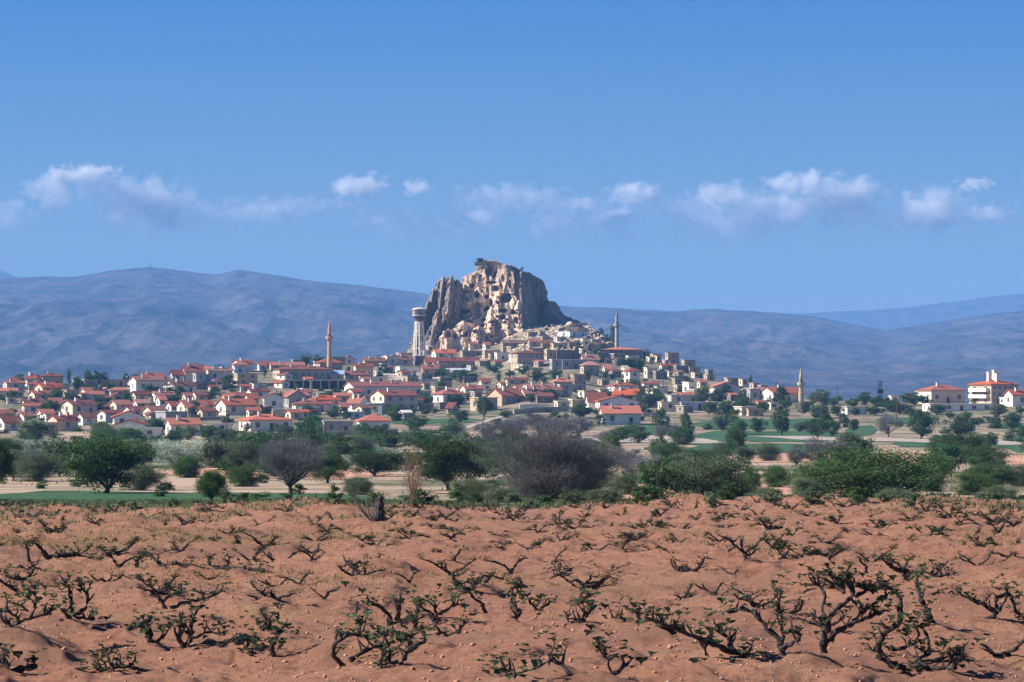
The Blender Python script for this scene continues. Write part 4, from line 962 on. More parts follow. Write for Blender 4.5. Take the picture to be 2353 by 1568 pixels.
# retaining walls on the right flank
m_wst = WALL['stone']
def low_wall(pts, h, label, mat=None, name='stone_wall'):
    P = [hit(x, y) for x, y in pts]
    v, f = [], []
    for (a, b_) in zip(P[:-1], P[1:]):
        a = Vector(a); b_ = Vector(b_); t = (b_ - a); t.z = 0; n = Vector((-t.y, t.x, 0)).normalized() * .22; k = len(v)
        for p in (a, b_):
            v += [tuple(p - n - Vector((0, 0, .8))), tuple(p + n - Vector((0, 0, .8))), tuple(p + n + Vector((0, 0, h))), tuple(p - n + Vector((0, 0, h)))]
        f += [(k, k+4, k+7, k+3), (k+1, k+2, k+6, k+5), (k+3, k+7, k+6, k+2), (k, k+3, k+2, k+1), (k+4, k+5, k+6, k+7)]
    o = link(name, mesh(name, v, f), mat or m_wst); tag(o, label, 'wall'); return o
low_wall([(1283, 764), (1310, 757), (1345, 749)], 1.6, 'sloping stone wall across the rubble slope under the rock')
low_wall([(1300, 765), (1330, 766), (1350, 768)], 2.8, 'dark stone terrace wall above the blue house')
low_wall([(1350, 805), (1380, 804), (1412, 806)], 2.6, 'long stone terrace wall left of the middle minaret')
low_wall([cC(1550, 920), cC(1700, 912), (cC(1880, 905))], 1.4, 'pale garden wall above the paved road', WALL['white'])
low_wall([cC(1480, 985), cC(1700, 962), (cC(2110, 950))], 1.6, 'tan retaining wall below the paved road', WALL['tan'])
low_wall([cD(740, 1162), cD(960, 1155)], .9, 'low pale wall right of the corner villa', WALL['white'])
low_wall([cB(330, 905), cB(700, 885), cB(1040, 850)], .9, 'tan wall along the slope below the market hall', WALL['tan'])
low_wall([cC(10, 625), cC(300, 612), cC(600, 606)], .9, 'pale parapet of the paved lot under the water tower', WALL['white'])
low_wall([cB(60, 1275), cB(330, 1262)], .9, 'pale garden wall left of the front red-tiled house', WALL['tan'])
low_wall([cB(1660, 1440), cB(1900, 1432), cB(2352, 1400)], 1.0, 'pale long wall before the pyramid-roofed house', WALL['tan'])
# ------------------------------------------------------------------ fields, roads
def drape(name, x0, x1, yl, yr, bl, br, mat, lift=.1, n=90, m=24, wob=2.0):
    xs = np.linspace(x0, x1, n); v = []
    for i, x in enumerate(xs):
        t = i / (n - 1); e = min(1, 6 * t, 6 * (1 - t)) if name != 'road' else 1
        yt = yl + (yr - yl) * t + wob * float(fbm(x / 60, yl, 1.0, 3)); yb = bl + (br - bl) * t + wob * float(fbm(x / 50, bl, 2.0, 3))
        if name != 'road': c_ = (yt + yb) / 2; yt = c_ + (yt - c_) * max(e, .1); yb = c_ + (yb - c_) * max(e, .1)
        d0, d1 = depth(x, yb), depth(x, yt)
        for k in range(m):
            d = d0 + (d1 - d0) * k / (m - 1); X = (x - CX) * d / F; v.append((X, d, float(ground(X, d)) + lift))
    q = [(i*m + k, (i+1)*m + k, (i+1)*m + k + 1, i*m + k + 1) for i in range(n - 1) for k in range(m - 1)]
    return tag(link(name, mesh(name, v, np.array(q), True), mat), kind='structure')
m_grass, nt, N, L, b = new_mat('young green crop')
c = nmix(nt, (0.035, 0.10, 0.045), (0.065, 0.14, 0.06), nnoise(nt, 0.25, 6, stretch=(.3, 1, 1)))
c = nmix(nt, c, (0.20, 0.23, 0.12), nnoise(nt, 0.6, 6, lo=.56, hi=.75)); L.new(c, b.inputs['Base Color']); bump(nt, b, nnoise(nt, 3.0, 5, lo=0, hi=1), 1, .3)
m_scrub = two_tone('dry scrubby grass', (0.16, 0.19, 0.10), (0.27, 0.26, 0.16), .4, 6, None, (3, 1, .3), (0.08, 0.11, 0.06), 1.2)
m_road = two_tone('worn asphalt', (0.10, 0.095, 0.105), (0.15, 0.135, 0.14), .4)
m_lot = two_tone('pale dusty paving', (0.46, 0.38, 0.31), (0.36, 0.30, 0.26), .2)
m_bare = two_tone('reddish bare soil', (0.58, 0.33, 0.22), (0.50, 0.28, 0.19), .2, 6, (.4, 1, 1), (2, .8, .2))
for q in ((-60, 905, 1130, 1138, 1160, 1164), (893, 1120, 965, 962, 980, 968), (1585, 1935, 966, 963, 987, 985), (1575, 1950, 992, 990, 1014, 1016), (1940, 2016, 981, 978, 1003, 1000),
          (1560, 1905, 1022, 1020, 1047, 1040), (2050, 2175, 1013, 1010, 1028, 1026), (2268, 2700, 1000, 990, 1042, 1036), (1420, 1568, 976, 978, 1001, 1003), (2265, 2600, 975, 970, 990, 985),
          (1890, 2700, 1146, 1146, 1160, 1158), (2020, 2160, 962, 960, 975, 972), (700, 900, 1028, 1026, 1040, 1040), (1100, 1220, 1006, 1004, 1018, 1016)):
    drape('grass_field', *q, m_grass)
for q in ((1500, 2250, 1046, 1040, 1064, 1070), (2200, 2700, 1050, 1044, 1072, 1070), (1000, 2100, 1118, 1112, 1150, 1150), (350, 900, 1078, 1078, 1100, 1104)):
    drape('ploughed_field', *q, m_bare, .07)
for q in ((-80, 700, 1056, 1056, 1078, 1076), (900, 1500, 1046, 1044, 1072, 1070)):
    drape('scrub_strip', *q, m_scrub, .13)
drape('road', 1160, 1440, 945, 939, 951, 944, m_road, .12, 60, 6, 0)
drape('dirt_track', 1060, 1170, 985, 948, 992, 954, m_lot, .14, 60, 6, 0)
drape('paved_lot', 884, 1010, 858, 862, 878, 876, m_lot, .12, 40, 16, 0)
drape('dirt_track', 720, 910, 866, 858, 874, 864, m_lot, .12, 40, 8, 0)
drape('dirt_track', 1180, 1700, 1002, 1012, 1010, 1026, m_lot, .15, 90, 8, 1)
drape('dirt_track', 1700, 2400, 1000, 1018, 1008, 1026, m_lot, .16, 90, 8, 1)
# ------------------------------------------------------------------ trees
def leaf_mat(name, c1, c2, c3):
    m = bpy.data.materials.new(name); m.use_nodes = True; nt = m.node_tree; N = nt.nodes; N.clear()
    o = N.new('ShaderNodeOutputMaterial'); mx = N.new('ShaderNodeMixShader'); d = N.new('ShaderNodeBsdfDiffuse'); t = N.new('ShaderNodeBsdfTranslucent')
    c = nmix(nt, c1, c2, nnoise(nt, 9.0, 3)); c = nmix(nt, c, c3, nnoise(nt, 26.0, 2, lo=.5, hi=.7))
    oi = N.new('ShaderNodeObjectInfo'); hs = N.new('ShaderNodeHueSaturation'); mr = N.new('ShaderNodeMapRange')
    mr.inputs[3].default_value = .75; mr.inputs[4].default_value = 1.25; nt.links.new(oi.outputs['Random'], mr.inputs[0]); nt.links.new(mr.outputs[0], hs.inputs['Value'])
    nt.links.new(c, hs.inputs['Color'])
    nt.links.new(hs.outputs[0], d.inputs[0]); nt.links.new(hs.outputs[0], t.inputs[0]); mx.inputs[0].default_value = .3
    nt.links.new(d.outputs[0], mx.inputs[1]); nt.links.new(t.outputs[0], mx.inputs[2]); nt.links.new(mx.outputs[0], o.inputs[0])
    return m
LM = {'green': leaf_mat('dark green leaves', (0.042, 0.09, 0.036), (0.075, 0.135, 0.05), (0.14, 0.195, 0.085)),
      'lgreen': leaf_mat('mid green leaves', (0.052, 0.115, 0.045), (0.095, 0.17, 0.06), (0.17, 0.24, 0.10)),
      'light': leaf_mat('fresh green leaves', (0.04, 0.11, 0.045), (0.07, 0.15, 0.06), (0.12, 0.20, 0.09)),
      'olive': leaf_mat('grey-green leaves', (0.09, 0.135, 0.075), (0.135, 0.18, 0.10), (0.23, 0.26, 0.17)),
      'silver': leaf_mat('silvery willow leaves', (0.38, 0.43, 0.34), (0.46, 0.50, 0.42), (0.24, 0.31, 0.21)),
      'twig': leaf_mat('bare purple-grey twigs', (0.155, 0.15, 0.165), (0.22, 0.21, 0.22), (0.10, 0.14, 0.09)),
      'pink': leaf_mat('pinkish bare twigs', (0.38, 0.24, 0.18), (0.30, 0.18, 0.14), (0.20, 0.18, 0.10))}
m_bark = two_tone('dark bark', (0.075, 0.058, 0.048), (0.12, 0.095, 0.078), 6.0, 5, (1, 1, .3), (14, .7, .05))
def crown_mesh(kind, n, size, seed, z0=.18, narrow=1.0, nclump=46, twig=False):
    g = np.random.default_rng(seed)
    th, ph = g.uniform(0, 2 * np.pi, nclump), np.arccos(g.uniform(-1, 1, nclump)); r = g.uniform(.12, 1, nclump) ** .5
    lum = 1 + .28 * np.sin(th * 2 + seed) * np.sin(ph) + g.uniform(-.18, .12, nclump)
    C = np.stack([np.sin(ph) * np.cos(th) * .43 * narrow, np.sin(ph) * np.sin(th) * .43 * narrow, np.cos(ph) * (1 - z0) * .46], 1) * (r * lum)[:, None] + np.array([0, 0, z0 + (1 - z0) * .5])
    k = g.integers(0, nclump, n); cs = g.uniform(.045, .10, nclump)[k]
    P = C[k] + np.clip(g.normal(0, 1, (n, 3)), -1.7, 1.7) * cs[:, None] * np.array([1, 1, .8])
    P[:, 2] = np.where(P[:, 2] < .02, np.abs(P[:, 2]) % .3 + .02, P[:, 2])
    if twig:
        base = np.array([0, 0, max(z0, 0) + .02]); dirn = P - base; dirn = dirn / (np.linalg.norm(dirn, axis=1, keepdims=True) + 1e-6)
        dirn = dirn + g.normal(0, .45, (n, 3)) + np.array([0, 0, .25]); dirn /= np.linalg.norm(dirn, axis=1, keepdims=True)
        side = np.cross(dirn, g.normal(0, 1, (n, 3))); side /= np.linalg.norm(side, axis=1, keepdims=True) + 1e-9
        L_ = g.uniform(.05, .13, (n, 1)); w = size * g.uniform(.6, 1.2, (n, 1))
        V = np.stack([P - side * w, P + side * w, P + dirn * L_], 1).reshape(-1, 3); Q = np.arange(3 * n).reshape(-1, 3)
    else:
        nm = g.normal(0, 1, (n, 3)); nm[:, 2] += .35; nm /= np.linalg.norm(nm, axis=1, keepdims=True)
        a = np.cross(nm, g.normal(0, 1, (n, 3))); a /= np.linalg.norm(a, axis=1, keepdims=True) + 1e-9; b_ = np.cross(nm, a)
        s = size * g.uniform(.5, 1.3, (n, 1))
        V = np.stack([P - a * s, P - b_ * s * .6, P + a * s, P + b_ * s * .6], 1).reshape(-1, 3); Q = np.arange(4 * n).reshape(-1, 4)
    me = mesh('crown', V, Q); return me, C
def trunk_mesh(C, seed, z0, nl=9, thick=.028, low=False):
    g = random.Random(seed); v, f = [], []
    fork = (g.uniform(-.03, .03), g.uniform(-.03, .03), z0 * (.75 if not low else .3))
    tube(v, f, [(0, 0, -.06), (0.005, 0, fork[2] * .5), fork], [thick * 1.4, thick * 1.05, thick], 7)
    for i in range(nl):
        c_ = C[g.randrange(len(C))]; m_ = [(fork[k] + c_[k]) / 2 + g.uniform(-.05, .05) for k in range(3)]
        tube(v, f, [fork, tuple(m_), tuple(c_)], [thick * .62, thick * .4, thick * .12], 5)
    return mesh('trunk', v, f)
SPEC = {  # key: (leaf material, z0, narrow, n, size, clumps, twig)
 'walnut': ('green', .13, 1.0, 24000, .0145, 85, False), 'bushgreen': ('lgreen', -.12, 1.0, 30000, .0125, 110, False), 'bushlight': ('light', -.1, 1.0, 8000, .016, 40, False),
 'busholive': ('olive', -.12, 1.0, 30000, .0125, 110, False), 'purple': ('twig', .22, 1.0, 15000, .0022, 60, True), 'shrubpurple': ('twig', -.1, 1.0, 26000, .0017, 90, True),
 'sapling': ('pink', .02, .62, 900, .0035, 40, True), 'silver': ('silver', -.08, 1.0, 9000, .016, 40, False),
 'tree': ('green', .12, 1.0, 4200, .03, 44, False), 'lighttree': ('light', .06, 1.0, 4200, .03, 44, False), 'olivetree': ('olive', .08, 1.0, 4200, .03, 44, False),
 'purpletree': ('twig', .2, 1.0, 4500, .0048, 40, True), 'poplar': ('light', .04, .85, 3600, .024, 40, False), 'darkpoplar': ('green', .04, .85, 2600, .03, 34, False),
 'bush': ('green', -.15, 1.0, 1700, .045, 26, False), 'olivebush': ('olive', -.15, 1.0, 1700, .045, 26, False)}
NM = {'walnut': 'broad dark green walnut tree', 'bushgreen': 'dense green bush', 'bushlight': 'bright green low bush', 'busholive': 'grey-green bush', 'purple': 'bare purple-grey tree', 'shrubpurple': 'purple-grey bare shrub',
 'sapling': 'bare pinkish sapling', 'silver': 'silvery willow', 'tree': 'dark green tree', 'lighttree': 'fresh green tree', 'olivetree': 'grey-green tree', 'purpletree': 'purple-grey leafless tree',
 'poplar': 'light green poplar', 'darkpoplar': 'dark narrow tree', 'bush': 'small dark green bush', 'olivebush': 'small grey-green bush'}
TM = {}
def tree(cx_, base, w, top, kind, label=None, d=None, var=None, minw=0):
    lm, z0, nar, n, size, ncl, tw = SPEC[kind]
    nv = 2 if n > 9000 else 3
    k = (kind, (var if var is not None else random.randrange(nv)) % nv)
    if k not in TM:
        cm, C = crown_mesh(kind, n, size, hash(kind) % 1 + k[1] * 31 + len(kind) * 7, z0, nar, ncl, tw); cm.materials.append(LM[lm])
        tm = trunk_mesh(C, k[1] + 5, max(z0, .12), 26 if tw else 9, .012 if z0 < .05 else .03 if not tw else .026, z0 < .05); tm.materials.append(m_bark if kind != 'sapling' else LM['pink'])
        TM[k] = (cm, tm)
    cm, tm = TM[k]
    d = d or depth(cx_, base); s = d / F; X = (cx_ - CX) * s; z = float(ground(X, d))
    H = (EYE - top) * s + CAMZ - z; W = w * s
    nmn = {'bush': 'shrub', 'olivebush': 'shrub', 'bushgreen': 'shrub', 'bushlight': 'shrub', 'busholive': 'shrub', 'shrubpurple': 'shrub', 'poplar': 'poplar_tree', 'silver': 'willow_tree', 'walnut': 'walnut_tree', 'sapling': 'sapling'}.get(kind, 'tree')
    a = random.uniform(0, 6.28)
    o = empty(nmn, (X, d + W * .1, z - .05), a); o.scale = (W, W, max(H, .6))
    link('crown', cm, None, o); link('trunk', tm, None, o)
    o['category'] = 'bush' if nmn == 'shrub' else 'tree'; o['group'] = 'bushes and shrubs' if nmn == 'shrub' else 'trees around the village and fields'
    if label: o['label'] = label
    else: auto_label(o, NM[kind], cx_, (base + top) / 2)
    return o
# near row, in picture order
tree(242, 1136, 205, 998, 'walnut', 'broad dark green walnut tree with a stout forked trunk, at the left', var=0)
tree(-14, 1133, 100, 1004, 'walnut', 'dark green tree cut by the left frame edge', var=1)
tree(487, 1157, 96, 1076, 'walnut', 'small round dark green tree beside the green strip, right of the walnut', var=1)
tree(667, 1141, 188, 1000, 'purple', 'bare purple-grey tree with a dark forked trunk, left of the centre', var=0)
tree(752, 1112, 110, 1036, 'walnut', 'dark green tree behind the forked purple tree', var=0)
tree(1262, 1150, 305, 966, 'shrubpurple', 'huge purple-grey leafless shrub in the middle of the picture', var=0)
tree(1275, 1149, 210, 1012, 'busholive', 'grey-green foliage growing up through the huge purple shrub', var=1)
tree(1352, 1138, 150, 1040, 'bushgreen', 'dark green bush leaning on the right of the huge purple shrub', var=1)
tree(1215, 1146, 120, 1080, 'bushgreen', 'dark green growth at the foot of the huge purple shrub', var=0)
tree(1030, 1128, 170, 1002, 'walnut', 'green tree right behind the bare pink sapling', var=1)
tree(950, 1172, 105, 1022, 'sapling', 'tall bare sapling with pinkish twigs before the green tree', var=0)
tree(955, 1168, 60, 1080, 'sapling', 'short bare sapling beside the tall pinkish one', var=1)
tree(1132, 1132, 92, 1092, 'bushlight', 'bright green low bush left of the huge purple shrub')
tree(1520, 1152, 110, 1050, 'tree', 'slim-trunked green tree between the purple shrub and the greyish bush')
tree(1645, 1152, 215, 1036, 'busholive', 'large greyish green bush right of the centre', var=0)
tree(1725, 1140, 60, 1066, 'bushgreen', 'dark green bush edge right of the greyish bush', var=1)
tree(1690, 1062, 62, 968, 'poplar', 'young pale poplar rising behind the greyish bush')
tree(1785, 1122, 96, 1062, 'bushgreen', 'dull green bush between the greyish bush and the widest bush', var=0)
tree(2010, 1146, 350, 1018, 'bushgreen', 'widest green bush in the row on the right', var=0)
tree(1905, 1138, 160, 1050, 'bushgreen', 'green bush at the left end of the widest bush', var=1)
tree(1895, 1075, 130, 1008, 'purpletree', 'purple-grey tree top above the widest green bush')
tree(2140, 1132, 130, 1030, 'bushgreen', 'rounded dark green bush at the right end of the widest bush', var=0)
tree(2215, 1066, 136, 996, 'walnut', 'dark round tree in the fields above the widest green bush', var=1)
tree(2270, 1120, 170, 1062, 'bushgreen', 'low dark hedge bush near the right frame edge', var=1)
tree(2345, 1116, 110, 1066, 'busholive', 'grey-green bush cut by the right frame edge', var=1)
tree(1385, 1160, 120, 1118, 'busholive', 'low grey-green bush right of the purple shrub foot', var=0)
tree(400, 1072, 110, 996, 'silver'); tree(58, 1068, 120, 1004, 'silver'); tree(350, 1060, 80, 1004, 'silver'); tree(902, 1080, 80, 1026, 'silver'); tree(800, 1078, 50, 1036, 'silver'); tree(455, 1066, 80, 1006, 'silver')
tree(860, 1096, 130, 1032, 'walnut', 'dark green tree left of the bare pink sapling', var=0)
tree(135, 1098, 92, 1002, 'olivetree'); tree(500, 1082, 130, 1008, 'olivetree'); tree(548, 1078, 76, 1004, 'lighttree'); tree(610, 1070, 100, 1000, 'tree')
tree(30, 1078, 100, 1030, 'olivetree'); tree(330, 1074, 70, 1020, 'tree'); tree(560, 1040, 90, 990, 'tree'); tree(780, 1040, 60, 1000, 'tree')
tree(708, 1062, 66, 950, 'poplar', 'tall light green poplar right of the front red-tiled house'); tree(735, 1056, 44, 968, 'poplar'); tree(690, 1050, 60, 985, 'tree')
tree(1480, 1110, 120, 1046, 'purpletree'); tree(1440, 1085, 90, 1030, 'purpletree'); tree(1400, 1076, 80, 1000, 'tree'); tree(1560, 1096, 90, 1036, 'olivetree'); tree(1830, 1075, 60, 1030, 'purpletree')
tree(1010, 1024, 90, 985, 'tree'); tree(960, 1030, 90, 992, 'tree'); tree(900, 1034, 80, 996, 'tree'); tree(1120, 1020, 70, 968, 'purpletree'); tree(1180, 1010, 90, 958, 'purpletree'); tree(1240, 1006, 120, 950, 'purpletree'); tree(1330, 1004, 90, 955, 'purpletree'); tree(1290, 1010, 80, 962, 'purpletree')
tree(96, 1125, 40, 1102, 'bush'); tree(605, 1112, 40, 1088, 'bush'); tree(380, 1128, 50, 1108, 'bush'); tree(180, 1120, 60, 1098, 'olivebush')
TE = [(245-45,790,180,565,'tree'),(520,805,250,640,'tree'),(640,800,200,650,'tree'),(835,755,95,640,'tree'),(1150,795,240,590,'purpletree'),(1440,812,300,565,'tree'),(1850,785,300,580,'tree'),
 (2100,720,130,600,'tree'),(2245,745,200,585,'tree'),(930,520,150,400,'tree'),(1060,530,180,430,'tree'),(1380,520,260,400,'tree'),(1150,560,200,450,'tree'),(1250,600,260,500,'tree'),(560,520,190,365,'olivetree'),(470,520,120,400,'olivetree'),
 (400,600,140,490,'tree'),(540,640,240,500,'olivetree'),(690,620,130,520,'tree'),(850,612,120,540,'tree'),(1030,610,170,520,'tree'),(1580,605,210,510,'tree'),(2130,620,200,510,'tree'),(1940,505,150,440,'tree'),
 (30,585,110,490,'tree'),(130,500,80,440,'lighttree'),(360,760,110,660,'olivetree'),(820,540,120,450,'tree'),(1700,640,90,570,'tree'),(2320,600,110,520,'tree'),(1480,520,110,440,'tree'),(2340,900,90,870,'bush'),
 (700,480,90,430,'olivetree'),(650,520,110,455,'tree'),(1340,620,120,540,'tree'),(1250,700,70,640,'olivebush')]
TD = [(600,700,260,535,'lighttree'),(760,700,240,555,'tree'),(860,1142,300,900,'tree'),(980,1060,130,930,'tree'),(1510,1035,170,850,'lighttree'),(1550,1205,190,1060,'tree'),(1770,1205,190,1040,'tree'),(1960,1160,230,1000,'tree'),
 (2050,1180,160,1090,'olivetree'),(2170,1175,140,1060,'tree'),(1290,1450,150,1180,'tree'),(1340,1440,100,1290,'tree'),(1700,1395,230,1200,'olivetree'),(2110,1425,200,1240,'tree'),(1000,1510,200,1320,'purpletree'),(1150,1510,210,1310,'purpletree'),
 (740,1540,240,1340,'tree'),(500,1520,150,1350,'tree'),(110,1240,250,1075,'tree'),(260,1215,100,1120,'tree'),(340,1540,240,1390,'purpletree'),(2030,835,60,735,'darkpoplar'),(1920,1540,170,1360,'lighttree'),(1800,1560,140,1390,'olivetree'),
 (2330,1330,130,1180,'tree'),(160,830,120,680,'lighttree'),(360,790,110,700,'tree'),(440,790,90,730,'lighttree'),(1170,830,140,740,'olivebush'),(1270,820,120,740,'olivebush'),(300,620,120,510,'tree'),(690,850,120,790,'tree'),(560,840,100,790,'olivebush'),
 (900,1250,200,1170,'purpletree'),(60,960,140,900,'tree'),(250,990,90,930,'tree'),(1210,970,110,890,'lighttree'),(830,520,80,450,'tree'),(1180,700,100,620,'bush'),(1090,980,70,930,'lighttree'),(1130,1150,100,1060,'purpletree'),(640,1420,110,1340,'tree'),(2240,1090,90,1010,'tree'),(1440,780,120,720,'olivebush')]
TC = [(660,560,120,430,'lighttree'),(780,600,130,500,'tree'),(880,630,180,470,'tree'),(1010,610,200,480,'tree'),(1260,510,210,400,'lighttree'),(1310,620,90,480,'darkpoplar'),(1440,560,120,470,'tree'),(1580,520,180,430,'tree'),(1740,630,200,450,'tree'),(1950,580,220,465,'lighttree'),
 (1830,640,120,540,'olivetree'),(260,870,120,760,'tree'),(400,890,260,740,'tree'),(500,880,140,750,'tree'),(60,1010,150,870,'tree'),(190,960,170,880,'tree'),(300,1000,160,920,'tree'),(860,880,140,760,'tree'),(930,830,160,740,'tree'),(1150,1010,260,790,'tree','round green tree on a thin trunk beside the short pole'),
 (1690,850,150,740,'tree'),(1870,820,180,690,'tree'),(1960,820,120,720,'olivetree'),(1400,1020,190,935,'tree'),(1290,1130,120,1030,'tree'),(2240,1030,240,870,'tree'),(2080,1070,100,960,'olivetree'),(1000,310,120,270,'bush'),(1540,1150,150,1060,'purpletree'),(1100,860,90,790,'tree'),
 (760,880,110,760,'tree'),(570,980,120,900,'tree'),(470,1000,140,920,'tree'),(800,990,150,930,'tree'),(2030,1120,100,1040,'tree'),(1430,740,120,650,'tree'),(1490,690,110,620,'tree'),(1200,420,110,350,'bush'),(640,700,140,600,'tree'),(700,1180,130,1110,'tree'),(2010,250,50,180,'darkpoplar'),(1050,760,100,700,'olivetree'),
 (1150,430,80,370,'olivebush'),(1860,960,110,900,'olivebush'),(1660,1010,100,960,'olivebush')]
TB = [(1310,645,170,525,'tree'),(832,775,60,640,'darkpoplar'),(1400,1410,200,1180,'lighttree'),(1250,1420,170,1240,'tree'),(1440,1430,90,1250,'poplar'),(405,1385,130,1190,'tree'),(180,1045,190,930,'tree'),(345,1010,140,940,'olivetree'),(460,960,120,900,'olivetree'),
 (1640,1010,200,890,'tree'),(1560,990,120,930,'lighttree'),(1630,1250,180,1140,'tree'),(1770,1260,160,1160,'tree'),(1850,1240,110,1160,'olivetree'),(2100,1440,240,1320,'tree'),(210,1240,190,1120,'tree'),(830,1215,130,1110,'tree'),(760,1000,60,940,'bush'),
 (1610,1560,150,1440,'tree'),(700,1570,300,1450,'olivetree'),(300,1540,240,1420,'olivetree'),(480,1560,200,1470,'tree'),(1430,570,110,510,'tree'),(1790,700,70,640,'bush'),(2240,710,130,640,'tree'),(2150,770,110,710,'bush'),(40,1280,120,1190,'olivebush'),(1060,1480,200,1420,'olivebush'),
 (960,1520,150,1430,'purpletree'),(2300,1240,160,1130,'tree'),(2230,1170,120,1090,'tree'),(1880,1000,90,940,'bush'),(1200,985,60,930,'bush'),(1780,1040,120,980,'bush'),(2330,1460,140,1380,'tree'),(2010,1560,180,1430,'tree'),(1480,930,90,880,'bush')]
TA = [(790,470,60,290,'darkpoplar'),(880,600,100,430,'tree'),(1010,430,130,325,'tree'),(1110,430,170,340,'tree'),(1190,430,100,360,'tree'),(215,460,150,380,'tree'),(670,700,200,560,'tree'),(420,965,190,850,'tree'),(1170,730,190,620,'tree'),(1455,710,130,560,'tree'),(1980,745,200,620,'tree'),
 (1240,560,170,470,'tree'),(1710,990,130,900,'tree'),(2170,1140,230,960,'olivetree'),(2080,1120,140,1000,'tree'),(820,690,200,590,'tree'),(950,690,160,640,'tree'),(1340,690,120,640,'bush'),(80,690,200,620,'tree'),(140,840,140,770,'tree'),(560,700,120,640,'tree'),(1060,800,110,730,'bush'),
 (250,1030,120,950,'tree'),(560,840,120,770,'bush'),(1750,770,90,700,'tree'),(1590,580,160,500,'olivetree'),(1670,590,150,530,'tree'),(1760,590,140,520,'tree'),(2120,560,90,500,'bush'),(1450,430,110,370,'tree'),(1540,430,110,380,'tree'),(880,450,110,400,'bush'),(1010,520,110,470,'olivetree'),(750,560,110,480,'olivetree'),
 (1860,1000,60,930,'bush'),(1100,1080,170,1000,'olivebush'),(1180,1060,120,1010,'bush'),(900,1040,150,980,'bush'),(40,1060,160,1010,'bush'),(620,1130,220,1040,'olivetree'),(350,1140,200,1060,'tree'),(1640,1160,180,1070,'tree'),(1960,1170,160,1090,'tree'),(1390,1160,150,1080,'olivetree'),(1830,1160,140,1080,'bush')]
for tab, fn, sc__ in ((TE, cE, 2.765), (TD, cD, 3.5636), (TC, cC, 3.565), (TB, cB, 3.5636), (TA, cA, 3.565)):
    for q in tab:
        x, yb = fn(q[0], q[1]); _, yt = fn(0, q[3]); tree(x, yb, q[2] / sc__ / 1.4029 * 1.05, yt, q[4], q[5] if len(q) > 5 else None)
gm = random.Random(77)
for i in range(150):   # orchard and hedge trees crowding the middle ground
    x = gm.uniform(-20, 2380); y = gm.choice([gm.uniform(996, 1030), gm.uniform(1015, 1075), gm.uniform(1040, 1108)])
    if 1420 < x < 2353 and 965 < y < 1045 and gm.random() < .75: continue
    if x > 1400 and y > 1045 and gm.random() < .4: continue
    if 340 < x < 460 and y > 1030: continue
    w = gm.uniform(55, 105) * (.6 + .55 * (y - 990) / 110)
    tree(x, y, w, y - w * gm.uniform(.55, .8), gm.choice(['tree', 'tree', 'olivetree', 'busholive', 'bushgreen', 'olivetree', 'lighttree', 'silver' if x < 1000 else 'bushgreen']))
# small bushes scattered through fields and lanes
gr = random.Random(5)
for i in range(80):
    x = gr.uniform(-20, 2370); y = gr.choice([gr.uniform(880, 1000), gr.uniform(985, 1070), gr.uniform(1075, 1150)])
    yr_ = float(np.interp(x, RID_X, RID_Y)) + 14
    if y < yr_: y = gr.uniform(yr_, 1000)
    w = gr.uniform(22, 44) * (.6 + .8 * (y - 850) / 300); tree(x, y, w, y - w * gr.uniform(.5, .8), gr.choice(['bush', 'olivebush', 'bush', 'olivebush', 'purpletree']))
for i, (x, y, w, h, k) in enumerate([(330, 1128, 110, 66, 'busholive'), (560, 1120, 90, 56, 'bushgreen'), (820, 1138, 90, 46, 'busholive'), (1075, 1150, 110, 52, 'busholive'), (1440, 1140, 90, 60, 'busholive'), (1570, 1128, 100, 76, 'bushgreen'), (2060, 1160, 120, 40, 'busholive'), (2240, 1140, 110, 60, 'bushgreen'),
        (90, 1108, 120, 72, 'busholive'), (430, 1100, 90, 60, 'bushgreen'), (1850, 1150, 90, 60, 'busholive'), (640, 1098, 110, 66, 'bushgreen'), (1320, 1158, 90, 40, 'bushlight'), (1760, 1158, 110, 44, 'busholive'), (2300, 1158, 120, 44, 'busholive'), (1150, 1156, 80, 40, 'busholive'), (1620, 1090, 120, 66, 'bushgreen'), (1120, 1090, 110, 70, 'bushgreen')]):
    tree(x, y, w, y - h, k)
for i in range(40):     # undergrowth at the far edge of the vineyard
    x = 20 + i * 60 + gr.uniform(-30, 30)
    if x < 480: continue
    y = gr.uniform(1158, 1176); w = gr.uniform(40, 80); tree(x, y, w, y - w * gr.uniform(.35, .6), gr.choice(['olivebush', 'bush', 'olivebush']))
# ------------------------------------------------------------------ more green in the village lanes
gr = random.Random(9)
for i in range(80):
    x = gr.uniform(0, 1900); yr_ = float(np.interp(x, RID_X, RID_Y)) + 12; y = yr_ + (985 - yr_) * gr.uniform(.1, 1)
    if 1180 < x < 1420 and y < 800: continue
    w = gr.uniform(16, 40) * (.7 + .6 * (y - 780) / 200); tree(x, y, w, y - w * gr.uniform(.55, .95), gr.choice(['bush', 'bush', 'tree', 'olivebush', 'bush']))

